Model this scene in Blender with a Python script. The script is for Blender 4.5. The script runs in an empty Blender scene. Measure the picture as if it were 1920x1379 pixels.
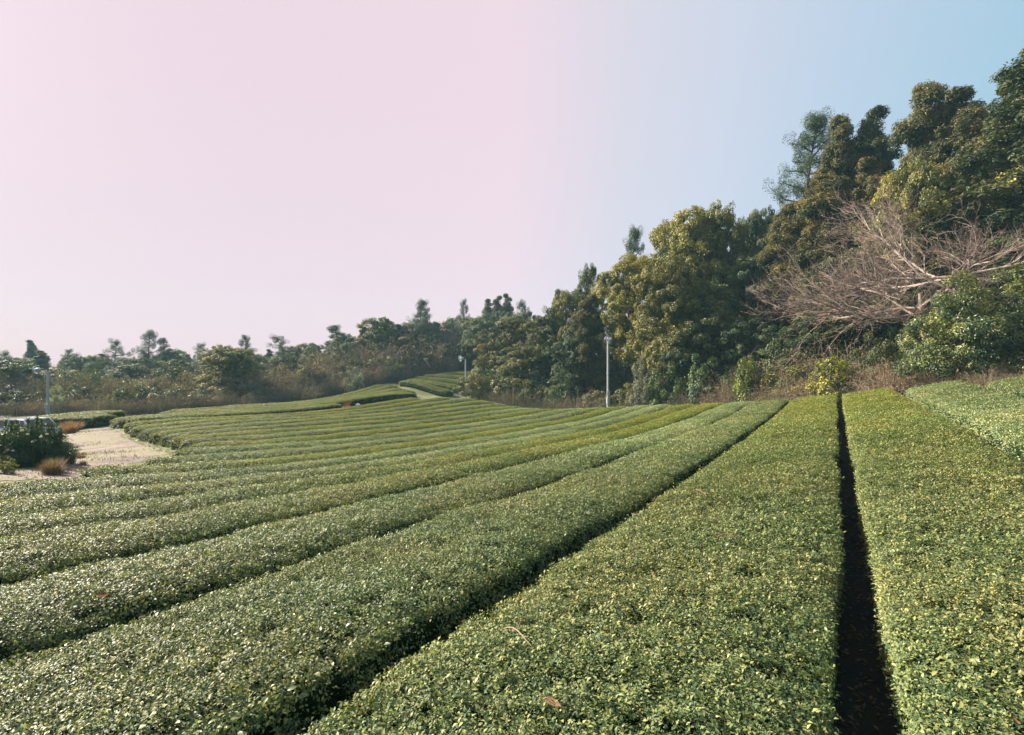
import bpy, math
import numpy as np
from mathutils import Vector, Matrix

# ------------------------------------------------------------------ scene, camera, light
scene = bpy.context.scene
COL = scene.collection
F = 960.0            # focal length in photo pixels (1920 wide)
CX, CY = 960.0, 689.5

cam_data = bpy.data.cameras.new("camera")
cam_data.sensor_width = 36.0
cam_data.lens = 18.0
cam_data.clip_start = 0.05
cam_data.clip_end = 3000.0
cam = bpy.data.objects.new("camera", cam_data)
COL.objects.link(cam)
cam.location = (0, 0, 0)
cam.rotation_euler = (math.radians(90), 0, 0)
scene.camera = cam

EXPOSURE = 1.78
SUN_AZ, SUN_EL = math.radians(-63), math.radians(30)     # azimuth from +Y, positive towards +X
SUN_DIR = Vector((math.sin(SUN_AZ) * math.cos(SUN_EL), math.cos(SUN_AZ) * math.cos(SUN_EL), math.sin(SUN_EL)))

vs = scene.view_settings
vs.view_transform = 'Standard'
vs.look = 'None'
vs.exposure = EXPOSURE
vs.gamma = 1.0
vs.use_curve_mapping = False
scene.cycles.use_denoising = True
scene.cycles.max_bounces = 6
scene.cycles.diffuse_bounces = 3
scene.cycles.glossy_bounces = 2
scene.cycles.transmission_bounces = 3
scene.cycles.volume_bounces = 0
scene.cycles.sample_clamp_indirect = 4.0
scene.cycles.caustics_reflective = False
scene.cycles.caustics_refractive = False

world = bpy.data.worlds.new("World")
scene.world = world
world.use_nodes = True
wn, wl = world.node_tree.nodes, world.node_tree.links
wn.clear()
w_out = wn.new("ShaderNodeOutputWorld")
w_bg = wn.new("ShaderNodeBackground")
w_bg.inputs["Strength"].default_value = 0.1
w_sky = wn.new("ShaderNodeTexSky")
w_sky.sky_type = 'NISHITA'
w_sky.sun_disc = False
w_sky.sun_elevation = SUN_EL
w_sky.sun_rotation = SUN_AZ
w_sky.air_density = 1.0
w_sky.dust_density = 2.0
w_sky.ozone_density = 1.5
w_tc = wn.new("ShaderNodeTexCoord")
w_dot = wn.new("ShaderNodeVectorMath"); w_dot.operation = 'DOT_PRODUCT'
GLOW_AZ, GLOW_EL = math.radians(-66), math.radians(10)          # the hazy glow hangs low below the sun
w_dot.inputs[1].default_value = (math.sin(GLOW_AZ) * math.cos(GLOW_EL), math.cos(GLOW_AZ) * math.cos(GLOW_EL), math.sin(GLOW_EL))
w_ac = wn.new("ShaderNodeMath"); w_ac.operation = 'ARCCOSINE'
w_div = wn.new("ShaderNodeMath"); w_div.operation = 'DIVIDE'; w_div.inputs[1].default_value = math.pi
w_ramp = wn.new("ShaderNodeValToRGB")       # colour of the hazy glow by angle from the sun
w_gain = wn.new("ShaderNodeVectorMath"); w_gain.operation = 'SCALE'
w_gain.inputs["Scale"].default_value = 10.0 / 2 ** EXPOSURE
w_mix = wn.new("ShaderNodeMix"); w_mix.data_type = 'RGBA'
w_mix.inputs["Factor"].default_value = 0.97
els = w_ramp.color_ramp.elements
els[0].position = 0.0; els[0].color = (0.76, 0.61, 0.69, 1)
els[1].position = 64.2 / 180; els[1].color = (0.871, 0.708, 0.784, 1)
for pos, c in ((69.5, (0.799, 0.701, 0.784)), (75.7, (0.708, 0.694, 0.784)), (84.1, (0.631, 0.680, 0.799)), (93.9, (0.515, 0.638, 0.784)), (103.6, (0.402, 0.597, 0.745)), (150, (.26, .45, .64))):
    e = els.new(pos / 180); e.color = (*c, 1)
w_ramp.color_ramp.interpolation = 'LINEAR'
wl.new(w_tc.outputs["Generated"], w_dot.inputs[0])
wl.new(w_dot.outputs["Value"], w_ac.inputs[0])
wl.new(w_ac.outputs[0], w_div.inputs[0])
wl.new(w_div.outputs[0], w_ramp.inputs["Fac"])
wl.new(w_ramp.outputs["Color"], w_gain.inputs[0])
wl.new(w_sky.outputs["Color"], w_mix.inputs["A"])
wl.new(w_gain.outputs[0], w_mix.inputs["B"])
wl.new(w_mix.outputs["Result"], w_bg.inputs["Color"])
wl.new(w_bg.outputs[0], w_out.inputs["Surface"])

sun_data = bpy.data.lights.new("sun", 'SUN')
sun_data.energy = 5.0
sun_data.angle = math.radians(0.6)
sun_data.color = (1.0, 0.89, 0.73)
sun = bpy.data.objects.new("sun", sun_data)
COL.objects.link(sun)
sun.rotation_euler = SUN_DIR.to_track_quat('Z', 'Y').to_euler()
sun.location = SUN_DIR * 200

# ------------------------------------------------------------------ helpers
rng = np.random.default_rng(7)


def tag(o, label=None, cat=None, group=None, kind=None):
    if label: o["label"] = label
    if cat: o["category"] = cat
    if group: o["group"] = group
    if kind: o["kind"] = kind
    return o


def mesh_np(name, V, Fs, mats=None, tone=None, smooth=False, mat_idx=None):
    """V (n,3); Fs: array (m,3|4) or list of such arrays."""
    if not isinstance(Fs, (list, tuple)): Fs = [Fs]
    Fs = [np.asarray(f, dtype=np.int32) for f in Fs if len(f)]
    me = bpy.data.meshes.new(name)
    V = np.asarray(V, dtype=np.float32)
    me.vertices.add(len(V))
    me.vertices.foreach_set("co", V.ravel())
    loops = np.concatenate([f.ravel() for f in Fs])
    starts, tot = [], 0
    for f in Fs:
        starts.append(np.arange(len(f), dtype=np.int32) * f.shape[1] + tot)
        tot += f.size
    starts = np.concatenate(starts)
    me.loops.add(len(loops))
    me.loops.foreach_set("vertex_index", loops)
    me.polygons.add(len(starts))
    me.polygons.foreach_set("loop_start", starts)
    if mat_idx is not None:
        me.polygons.foreach_set("material_index", np.asarray(mat_idx, dtype=np.int32))
    me.polygons.foreach_set("use_smooth", np.full(len(starts), bool(smooth)))
    if tone is not None:
        a = me.attributes.new("tone", 'FLOAT', 'POINT')
        a.data.foreach_set("value", np.asarray(tone, dtype=np.float32))
    me.update(calc_edges=True)
    for m in (mats or []):
        me.materials.append(m)
    return me


def link(name, me, parent=None, loc=None):
    o = bpy.data.objects.new(name, me)
    COL.objects.link(o)
    if parent: o.parent = parent
    if loc is not None: o.location = loc
    return o


def empty(name, loc=(0, 0, 0), rz=0.0):
    o = bpy.data.objects.new(name, None)
    o.empty_display_size = 0.3
    COL.objects.link(o)
    o.location = loc
    o.rotation_euler = (0, 0, rz)
    return o


class MB:
    """collects verts and faces"""
    def __init__(self): self.V, self.F3, self.F4, self.T, self.n = [], [], [], [], 0
    def add(self, V, F, tone=0.5):
        V = np.asarray(V, float); F = np.asarray(F, int)
        (self.F3 if F.shape[1] == 3 else self.F4).append(F + self.n)
        self.V.append(V); self.T.append(np.broadcast_to(np.asarray(tone, float), (len(V),)))
        self.n += len(V)
    def tube(self, P, R, n=6, tone=0.5, cap=False):
        P = np.asarray(P, float); R = np.broadcast_to(np.asarray(R, float), (len(P),))
        T = np.gradient(P, axis=0); T /= np.linalg.norm(T, axis=1, keepdims=True) + 1e-9
        ref = np.array([0, 0, 1.0]) if abs(T[:, 2]).mean() < 0.8 else np.array([1.0, 0, 0])
        A = np.cross(T, ref); A /= np.linalg.norm(A, axis=1, keepdims=True) + 1e-9
        B = np.cross(T, A)
        an = np.arange(n) * 2 * math.pi / n
        V = P[:, None] + R[:, None, None] * (np.cos(an)[None, :, None] * A[:, None] + np.sin(an)[None, :, None] * B[:, None])
        m = len(P)
        i = np.arange(m - 1)[:, None] * n + np.arange(n)[None]
        j = np.arange(m - 1)[:, None] * n + (np.arange(n)[None] + 1) % n
        Fq = np.stack([i, j, j + n, i + n], -1).reshape(-1, 4)
        V = V.reshape(-1, 3)
        self.add(V, Fq, tone)
        if cap:
            self.add(np.vstack([V[-n:], P[-1:]]), [[k, (k + 1) % n, n] for k in range(n)], tone)
            self.add(np.vstack([V[:n], P[:1]]), [[(k + 1) % n, k, n] for k in range(n)], tone)
    def box(self, c, s, tone=0.5, M=None):
        V = np.array([[x, y, z] for x in (-.5, .5) for y in (-.5, .5) for z in (-.5, .5)]) * np.asarray(s, float)
        if M is not None: V = V @ np.asarray(M).T
        self.add(V + np.asarray(c, float), [[0, 1, 3, 2], [4, 6, 7, 5], [0, 4, 5, 1], [2, 3, 7, 6], [0, 2, 6, 4], [1, 5, 7, 3]], tone)
    def mesh(self, name, mats, smooth=False):
        V = np.concatenate(self.V); T = np.concatenate(self.T)
        Fs = []
        if self.F3: Fs.append(np.concatenate(self.F3))
        if self.F4: Fs.append(np.concatenate(self.F4))
        return mesh_np(name, V, Fs, mats, T, smooth)


def norm(a): return a / (np.linalg.norm(a, axis=-1, keepdims=True) + 1e-9)


def leaf_tris(C, N, D, L, W, fold=0.25):
    """folded rhombic leaves: centres C, normals N, direction D, length L, width W -> verts, tris (2 per leaf)"""
    N = norm(N); D = norm(D - (D * N).sum(-1, keepdims=True) * N); S = np.cross(N, D)
    L = np.asarray(L)[:, None]; W = np.asarray(W)[:, None]
    b = C - D * L * .5; t = C + D * L * .5
    l = C + S * W * .5 + N * W * fold - D * L * .06; r = C - S * W * .5 + N * W * fold - D * L * .06
    V = np.stack([b, l, t, r], 1).reshape(-1, 3)
    k = np.arange(len(C))[:, None] * 4
    Ft = np.concatenate([k + [0, 2, 1], k + [0, 3, 2]], 0)
    return V, Ft


def rand_dirs(r, n):
    v = r.normal(size=(n, 3)); return norm(v)


def vnoise(x, y, seed=0):
    """cheap smooth value noise, -1..1"""
    xi, yi = np.floor(x).astype(int), np.floor(y).astype(int)
    fx, fy = x - xi, y - yi
    fx = fx * fx * (3 - 2 * fx); fy = fy * fy * (3 - 2 * fy)
    def h(a, b):
        n = (a * 374761393 + b * 668265263 + seed * 1442695041) & 0xffffffff
        n = ((n ^ (n >> 13)) * 1274126177) & 0xffffffff
        return ((n ^ (n >> 16)) & 0xffff) / 32767.5 - 1
    return (h(xi, yi) * (1 - fx) + h(xi + 1, yi) * fx) * (1 - fy) + (h(xi, yi + 1) * (1 - fx) + h(xi + 1, yi + 1) * fx) * fy


# ------------------------------------------------------------------ materials
def nodemat(name):
    m = bpy.data.materials.new(name)
    m.use_nodes = True
    nt = m.node_tree
    b = nt.nodes.get("Principled BSDF")
    return m, nt.nodes, nt.links, b


def mixc(nodes, links, fac, a, b, mode='MIX'):
    n = nodes.new("ShaderNodeMix"); n.data_type = 'RGBA'; n.blend_type = mode
    for sock, v in (("Factor", fac), ("A", a), ("B", b)):
        if isinstance(v, (int, float)): n.inputs[sock].default_value = v
        elif isinstance(v, tuple): n.inputs[sock].default_value = (*v, 1)
        else: links.new(v, n.inputs[sock])
    return n.outputs["Result"]


def leaf_mat(name, dark, light, rough=0.5, spec=0.4, transl=0.25, tint='OBJECT'):
    """foliage: two-colour mix by the 'tone' attribute, tinted per object (or per instance)"""
    m, N, L, b = nodemat(name)
    at = N.new("ShaderNodeAttribute"); at.attribute_name = "tone"
    col = mixc(N, L, at.outputs["Fac"], dark, light)
    if tint == 'OBJECT':
        oi = N.new("ShaderNodeObjectInfo"); tc = oi.outputs["Color"]
    else:
        ta = N.new("ShaderNodeAttribute"); ta.attribute_type = 'INSTANCER'; ta.attribute_name = "tint"; tc = ta.outputs["Vector"]
    col = mixc(N, L, 1.0, col, tc, 'MULTIPLY')
    L.new(col, b.inputs["Base Color"])
    b.inputs["Roughness"].default_value = rough
    b.inputs["Specular IOR Level"].default_value = spec
    if transl > 0:
        tr = N.new("ShaderNodeBsdfTranslucent")
        tcol = mixc(N, L, 1.0, col, (1.0, 1.05, .45), 'MULTIPLY')
        L.new(tcol, tr.inputs["Color"])
        ms = N.new("ShaderNodeMixShader"); ms.inputs[0].default_value = transl
        out = N.get("Material Output")
        L.new(b.outputs[0], ms.inputs[1]); L.new(tr.outputs[0], ms.inputs[2]); L.new(ms.outputs[0], out.inputs["Surface"])
    return m


def noise_mat(name, c1, c2, scale=3.0, rough=0.9, detail=6, bump=0.0, bscale=30.0, c3=None, scale3=0.4, spec=0.3):
    m, N, L, b = nodemat(name)
    tc = N.new("ShaderNodeTexCoord")
    n1 = N.new("ShaderNodeTexNoise"); n1.inputs["Scale"].default_value = scale; n1.inputs["Detail"].default_value = detail
    L.new(tc.outputs["Object"], n1.inputs["Vector"])
    mr = N.new("ShaderNodeMapRange"); mr.inputs["From Min"].default_value = .32; mr.inputs["From Max"].default_value = .68
    L.new(n1.outputs["Fac"], mr.inputs["Value"])
    col = mixc(N, L, mr.outputs["Result"], c1, c2)
    if c3:
        n3 = N.new("ShaderNodeTexNoise"); n3.inputs["Scale"].default_value = scale3; n3.inputs["Detail"].default_value = 4
        L.new(tc.outputs["Object"], n3.inputs["Vector"])
        m3 = N.new("ShaderNodeMapRange"); m3.inputs["From Min"].default_value = .45; m3.inputs["From Max"].default_value = .62
        L.new(n3.outputs["Fac"], m3.inputs["Value"])
        col = mixc(N, L, m3.outputs["Result"], col, c3)
    L.new(col, b.inputs["Base Color"])
    b.inputs["Roughness"].default_value = rough
    b.inputs["Specular IOR Level"].default_value = spec
    if bump:
        nb = N.new("ShaderNodeTexNoise"); nb.inputs["Scale"].default_value = bscale; nb.inputs["Detail"].default_value = 5
        L.new(tc.outputs["Object"], nb.inputs["Vector"])
        bp = N.new("ShaderNodeBump"); bp.inputs["Strength"].default_value = bump; bp.inputs["Distance"].default_value = .05
        L.new(nb.outputs["Fac"], bp.inputs["Height"]); L.new(bp.outputs[0], b.inputs["Normal"])
    return m


M = {}
M['soil'] = noise_mat("soil_and_litter", (.010, .019, .018), (.022, .026, .021), 2.5, .95, bump=.6, c3=(.022, .034, .020), scale3=.25)
M['track'] = noise_mat("pale_gravel", (.215, .165, .138), (.092, .074, .064), .8, .95, detail=9, bump=.8, bscale=18, c3=(.175, .155, .095), scale3=.45)
M['dry_verge'] = noise_mat("short_grass_turf", (.125, .14, .052), (.08, .10, .036), 2.2, .95, bump=.5, c3=(.18, .16, .10), scale3=.5)
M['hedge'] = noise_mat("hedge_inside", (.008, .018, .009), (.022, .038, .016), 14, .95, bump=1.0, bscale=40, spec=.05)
M['tea'] = leaf_mat("tea_leaf", (.021, .066, .034), (.275, .285, .108), .50, .26, .26, 'INSTANCER')
M['leaf'] = leaf_mat("broad_leaf", (.014, .046, .030), (.215, .205, .060), .5, .4, .22)
M['paleleaf'] = leaf_mat("pale_leaf", (.06, .09, .05), (.50, .49, .40), .6, .3, .2)
M['cedar'] = leaf_mat("cedar_spray", (.018, .046, .028), (.215, .172, .058), .6, .3, .22)
M['pine'] = leaf_mat("pine_needle", (.028, .056, .034), (.110, .140, .068), .55, .35, .18)
M['gloss'] = leaf_mat("glossy_leaf", (.016, .058, .030), (.245, .250, .060), .40, .45, .25)
M['dry'] = leaf_mat("dry_brush", (.075, .062, .048), (.32, .25, .19), .85, .15, .2)
M['dryleaf'] = leaf_mat("withered_leaf", (.040, .058, .030), (.25, .205, .135), .8, .2, .25)
M['bark'] = leaf_mat("bark", (.060, .045, .032), (.20, .15, .11), .9, .2, 0)
M['palebark'] = leaf_mat("pale_bark", (.16, .10, .085), (.40, .345, .30), .85, .2, 0)
M['metal'] = noise_mat("galvanised_metal", (.30, .345, .37), (.38, .42, .44), 4, .5)
M['darkmetal'] = noise_mat("dark_fitting", (.05, .06, .065), (.08, .09, .10), 4, .5)
M['white'] = noise_mat("white_paint", (.74, .74, .74), (.80, .80, .79), 2, .35)
M['glass'] = noise_mat("dark_glass", (.012, .015, .018), (.02, .024, .028), 2, .08, spec=.6)
M['tyre'] = noise_mat("rubber", (.02, .02, .02), (.03, .03, .03), 10, .9)
M['lamp'] = noise_mat("red_lamp", (.35, .02, .02), (.4, .03, .02), 4, .2)
M['petal'] = leaf_mat("pale_flower", (.55, .48, .36), (.80, .76, .66), .7, .2, .25)

# ------------------------------------------------------------------ terrain
NP = np.array([-.845, .5346]); RD = np.array([.5346, .845])      # across the tea rows (to the left) / along them
PITCH, OFF = 1.8, -0.11
TEA_H = 0.60


def XK(k): return (PITCH * k + OFF) * 1.1834


def pix(u, v, d): return np.array([(u - CX) / F * d, d, -(v - CY) / F * d])


ctrl = []
# ends of the short rows below the wood: photo pixel of the top, distance
BLK_L = [(757, 716, 61), (768, 710, 63.5), (779, 706, 66), (798, 702, 68.5), (820, 698.5, 71), (848, 696, 73.5)]
BLK_R = [(843, 732, 57.5), (858, 723, 60.5), (873, 714, 63.5), (888, 708.5, 66.5), (896, 704, 69.5), (904, 700, 72.5)]
def tea_pt(k, u, v):
    d = XK(k) * F / (1566 - u)
    p = pix(u, v, d); p[2] -= TEA_H - 0.05
    ctrl.append(p)
def gnd(u, v, d): ctrl.append(pix(u, v, d))
def gxyz(x, y, z): ctrl.append(np.array([x, y, z], float))

for k, pts in {
    1: [(490, 1379), (950, 1085), (1190, 945), (1330, 865), (1485, 748)],
    2: [(0, 1223), (600, 1040), (938, 926), (1100, 877), (1290, 810), (1432, 752)],
    3: [(0, 1078), (600, 951), (912, 880), (1100, 834), (1372, 755)],
    4: [(0, 1001), (600, 911), (1100, 818)],
    5: [(0, 965), (600, 891), (1100, 806), (1268, 758)],
    6: [(0, 930), (600, 874), (1100, 793)],
    7: [(200, 890), (500, 870), (600, 861), (1100, 784), (1200, 762)],
    8: [(300, 868), (600, 846), (1100, 772)],
    9: [(300, 852), (600, 834), (1100, 766)],
    10: [(600, 825)], 11: [(600, 813)], 12: [(600, 804)], 14: [(600, 788)],
    15: [(900, 749)],
    17.6: [(240, 793), (480, 779), (630, 768), (800, 744)],
    -1: [(1920, 854), (1815, 796), (1757, 764), (1684, 734)],
    -2: [(1920, 740), (1830, 715)],
}.items():
    for u, v in pts: tea_pt(k, u, v)
for y, h in ((-3, 1.24), (1.7, 1.217), (6, 1.2), (12, 1.17), (22.6, 1.13)):
    gxyz(.135 + y * .6327, y, -h - TEA_H)
gxyz(-8, -6, -2.15); gxyz(9, -6, -1.0); gxyz(9, 2, -.95); gxyz(0, -14, -1.85); gxyz(-16, 1, -2.35); gxyz(14, 6, -.75)
# track and the low ground on the far side of it
gnd(250, 872, 15.7); gnd(165, 890, 13.6); gnd(160, 817, 27); gnd(205, 787, 38); gnd(60, 850, 23.5); gnd(180, 804, 33)
gnd(0, 895, 11.5); gnd(-200, 880, 14); gnd(-300, 850, 26)
gxyz(-36.5, 40, -4.5); gxyz(-44, 47, -4.3); gxyz(-20, 50, -3.9); gnd(480, 766, 50); gnd(600, 748, 60)
gnd(700, 720, 64); gnd(757, 722, 60); gnd(842, 746, 57.5); gnd(873, 746, 57); [gnd(u_, v_ + .75 * F / d_, d_) for u_, v_, d_ in BLK_L + BLK_R]; gnd(905, 748, 56); gnd(885, 706, 70)
gnd(950, 758, 50); gnd(700, 757.5, 46.2); gnd(660, 763, 44.4); gnd(740, 752, 47.4); gnd(690, 750, 52)
# right-hand margin and the wooded hill
for u, d, v in ((1920, 18, 706), (1830, 20, 718), (1690, 25, 742), (1570, 28, 757), (1480, 30, 766), (1370, 35, 772), (1200, 42, 779), (1080, 46, 778), (1000, 48, 772)):
    gnd(u, v, d)
    rise = np.interp(u, [1000, 1300, 1500, 1920], [1.5, 3.0, 4.5, 4.0])
    for dd, kf in ((9, .9), (22, 1.9), (45, 2.6)):
        p = pix(u, v, d); q = pix(u, v, d + dd)
        gxyz(q[0], q[1], p[2] + rise * kf)
gxyz(30, 14, 2.0); gxyz(45, 25, 6.5); gxyz(25, 5, .2)
gnd(900, 690, 85); gnd(800, 688, 88); gnd(700, 700, 85); gnd(560, 718, 85); gnd(400, 730, 80); gnd(200, 736, 90); gnd(50, 740, 95); gnd(-200, 745, 90)
for x, y, z in ((-160, 60, -7), (-150, 160, -8), (-60, 180, -5), (30, 180, 3), (110, 150, 12), (140, 60, 12), (120, -40, 5), (40, -120, -1), (-60, -120, -3), (-160, -40, -5),
                (-600, 0, -9), (-500, 500, -9), (0, 650, 0), (500, 500, 8), (600, 0, 8), (400, -500, 0), (-400, -500, -6), (0, -700, -4)):
    gxyz(x, y, z)
ctrl = np.array(ctrl)
CEPS = 3.0
def _phi(A, B): return np.sqrt(((A[:, None] - B[None]) ** 2).sum(-1) + CEPS ** 2)
_n = len(ctrl)
_A = np.zeros((_n + 3, _n + 3))
_A[:_n, :_n] = _phi(ctrl[:, :2], ctrl[:, :2]) - np.eye(_n) * .25
_P = np.c_[np.ones(_n), ctrl[:, :2]]
_A[:_n, _n:] = _P; _A[_n:, :_n] = _P.T
_w = np.linalg.solve(_A, np.r_[ctrl[:, 2], 0, 0, 0])


def ground_z(x, y):
    sh = np.shape(x)
    q = np.c_[np.ravel(x), np.ravel(y)].astype(float)
    out = np.empty(len(q))
    for i in range(0, len(q), 20000):
        c = q[i:i + 20000]
        out[i:i + 20000] = _phi(c, ctrl[:, :2]) @ _w[:_n] + np.c_[np.ones(len(c)), c] @ _w[_n:]
    return out.reshape(sh)


def gz(x, y): return float(ground_z(np.array([x]), np.array([y]))[0])


def axis(fine0, fine1, step, far, growth=1.25):
    a = list(np.arange(fine0, fine1 + 1e-6, step)); s = step
    while a[-1] < far: s *= growth; a.append(a[-1] + s)
    s = step
    while a[0] > -far: s *= growth; a.insert(0, a[0] - s)
    return np.array(a)


gx, gy = axis(-50, 30, .5, 1500), axis(-4, 80, .5, 1500)
GX, GY = np.meshgrid(gx, gy)
GZ = ground_z(GX, GY)
nx, ny = len(gx), len(gy)
ii = (np.arange(ny - 1)[:, None] * nx + np.arange(nx - 1)[None]).ravel()
ground = link("ground", mesh_np("ground", np.c_[GX.ravel(), GY.ravel(), GZ.ravel()], np.c_[ii, ii + 1, ii + nx + 1, ii + nx], [M['soil']], smooth=True))
tag(ground, kind='structure')


def mesh_z(x, y):
    """height of the ground mesh itself (bilinear in its cells)"""
    i = np.clip(np.searchsorted(gx, x) - 1, 0, nx - 2); j = np.clip(np.searchsorted(gy, y) - 1, 0, ny - 2)
    fx = (x - gx[i]) / (gx[i + 1] - gx[i]); fy = (y - gy[j]) / (gy[j + 1] - gy[j])
    return (GZ[j, i] * (1 - fx) + GZ[j, i + 1] * fx) * (1 - fy) + (GZ[j + 1, i] * (1 - fx) + GZ[j + 1, i + 1] * fx) * fy


def inside(poly, x, y):
    r = np.zeros(np.shape(x), bool); n = len(poly)
    for i in range(n):
        x1, y1 = poly[i]; x2, y2 = poly[(i + 1) % n]
        c = ((y1 > y) != (y2 > y)) & (x < (x2 - x1) * (y - y1) / (y2 - y1 + 1e-12) + x1)
        r ^= c
    return r


def on_ground(u, v):
    """world point where the view ray through a photo pixel meets the terrain"""
    d = np.linspace(3, 140, 1400)
    z = -(v - CY) / F * d
    g = ground_z((u - CX) / F * d, d)
    hit = np.where(z <= g)[0]
    k = hit[0] if len(hit) else len(d) - 1
    return (u - CX) / F * d[k], d[k]


def sheet(name, pixels, lift, mat, step=0.2, kind='structure', wob=.35, world=False):
    poly = pixels if world else [on_ground(u, v) for u, v in pixels]
    P = np.array(poly)
    xs = np.arange(P[:, 0].min() - 1, P[:, 0].max() + 1, step); ys = np.arange(P[:, 1].min() - 1, P[:, 1].max() + 1, step)
    X, Y = np.meshgrid(xs, ys)
    cx, cy = X[:-1, :-1] + step / 2, Y[:-1, :-1] + step / 2
    keep = inside(poly, cx + wob * vnoise(cx * .9, cy * .9, 3), cy + wob * vnoise(cx * .9, cy * .9, 5))
    n = len(xs)
    k = (np.arange(len(ys) - 1)[:, None] * n + np.arange(n - 1)[None])[keep]
    Fq = np.c_[k, k + 1, k + n + 1, k + n]
    used, inv = np.unique(Fq, return_inverse=True)
    V = np.c_[X.ravel(), Y.ravel(), mesh_z(X, Y).ravel() + lift][used]
    o = link(name, mesh_np(name, V, inv.reshape(-1, 4), [mat], smooth=True))
    return tag(o, kind=kind), poly


verge, _ = sheet("grass_verge", [(-300, 918), (0, 910), (175, 904), (315, 874), (390, 852), (340, 834), (258, 800), (246, 786), (214, 772), (150, 796), (0, 806), (-300, 815)], .008, M['dry_verge'])
track, track_poly = sheet("dirt_track", [(-300, 908), (0, 904), (165, 894), (262, 866), (306, 852), (285, 841), (228, 820), (205, 802), (180, 804), (132, 817), (132, 850), (110, 884), (-260, 893)], .018, M['track'])
verge2, _ = sheet("grass_clearing", [(640, 771), (700, 764), (810, 748), (880, 756), (960, 768), (930, 752), (890, 742), (895, 735), (840, 744), (740, 722), (700, 728)], .010, M['dry_verge'], .3)
track2, _ = sheet("earth_path", [(640, 769), (700, 765), (745, 757), (720, 755), (655, 762)], .020, M['track'], .2)

# ------------------------------------------------------------------ tea hedges
sprigs = bpy.data.collections.new("tea_sprigs")
for s in range(8):
    r = np.random.default_rng(100 + s)
    mb = MB()
    for i in range(13):
        a = r.uniform(0, 2 * math.pi); rad = .085 * math.sqrt(r.uniform())
        base = np.array([rad * math.cos(a), rad * math.sin(a), r.uniform(-.035, .012)])
        az = r.uniform(0, 2 * math.pi); up = r.uniform(-.1, .95)
        D = np.array([math.cos(az) * math.cos(up), math.sin(az) * math.cos(up), math.sin(up)])
        S = norm(np.cross(D, [0, 0, 1])); Nn = np.cross(S, D)
        L = r.uniform(.026, .050); W = L * r.uniform(.44, .60)
        Pm = base + D * L * .5 + Nn * L * .04; tip = base + D * L - Nn * L * r.uniform(.05, .25)
        V = [base, base + D * L * .45 + S * W * .5 + Nn * W * .22, Pm, base + D * L * .45 - S * W * .5 + Nn * W * .22, tip]
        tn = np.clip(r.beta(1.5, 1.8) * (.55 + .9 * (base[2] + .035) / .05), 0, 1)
        mb.add(V, [[0, 2, 1], [0, 3, 2], [1, 2, 4], [2, 3, 4]], tn)
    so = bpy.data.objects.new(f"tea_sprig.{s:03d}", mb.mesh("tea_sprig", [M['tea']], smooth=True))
    sprigs.objects.link(so)

ng = bpy.data.node_groups.new("leaf_cover", 'GeometryNodeTree')
ng.interface.new_socket("Geometry", in_out='INPUT', socket_type='NodeSocketGeometry')
ng.interface.new_socket("Geometry", in_out='OUTPUT', socket_type='NodeSocketGeometry')
_gi, _go = ng.nodes.new("NodeGroupInput"), ng.nodes.new("NodeGroupOutput")
_ci = ng.nodes.new("GeometryNodeCollectionInfo"); _ci.inputs["Collection"].default_value = sprigs
_ci.inputs["Separate Children"].default_value = True; _ci.inputs["Reset Children"].default_value = True
_ip = ng.nodes.new("GeometryNodeInstanceOnPoints"); _ip.inputs["Pick Instance"].default_value = True
def _na(nm, t):
    n = ng.nodes.new("GeometryNodeInputNamedAttribute"); n.data_type = t; n.inputs["Name"].default_value = nm
    return n.outputs["Attribute"]
_er = ng.nodes.new("FunctionNodeEulerToRotation")
ng.links.new(_gi.outputs[0], _ip.inputs["Points"]); ng.links.new(_ci.outputs[0], _ip.inputs["Instance"])
ng.links.new(_na("idx", 'INT'), _ip.inputs["Instance Index"])
ng.links.new(_na("rot", 'FLOAT_VECTOR'), _er.inputs[0]); ng.links.new(_er.outputs[0], _ip.inputs["Rotation"])
ng.links.new(_na("scl", 'FLOAT'), _ip.inputs["Scale"])
ng.links.new(_ip.outputs[0], _go.inputs[0])


def leaf_cover(parent, P, Nrm, scl, tint, r):
    me = bpy.data.meshes.new("foliage")
    me.vertices.add(len(P)); me.vertices.foreach_set("co", np.asarray(P, np.float32).ravel())
    spin = r.uniform(0, 2 * math.pi, len(P))
    # Rz(az) Ry(tilt) Rz(spin): XYZ euler of that product, computed directly
    az = np.arctan2(Nrm[:, 1], Nrm[:, 0]); ti = np.arccos(np.clip(Nrm[:, 2], -1, 1))
    ca, sa, ct, st, cs, ss = np.cos(az), np.sin(az), np.cos(ti), np.sin(ti), np.cos(spin), np.sin(spin)
    r00 = ca * ct * cs - sa * ss; r10 = sa * ct * cs + ca * ss; r20 = -st * cs; r21 = st * ss; r22 = ct
    rot = np.c_[np.arctan2(r21, r22), -np.arcsin(np.clip(r20, -1, 1)), np.arctan2(r10, r00)]
    for nm, t, val in (("rot", 'FLOAT_VECTOR', rot), ("tint", 'FLOAT_VECTOR', tint)):
        a = me.attributes.new(nm, t, 'POINT'); a.data.foreach_set("vector", np.asarray(val, np.float32).ravel())
    a = me.attributes.new("scl", 'FLOAT', 'POINT'); a.data.foreach_set("value", np.asarray(scl, np.float32))
    a = me.attributes.new("idx", 'INT', 'POINT'); a.data.foreach_set("value", r.integers(0, 8, len(P)).astype(np.int32))
    me.update()
    o = link("foliage", me, parent)
    md = o.modifiers.new("leaf_cover", 'NODES'); md.node_group = ng
    return tag(o, kind='stuff')


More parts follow.
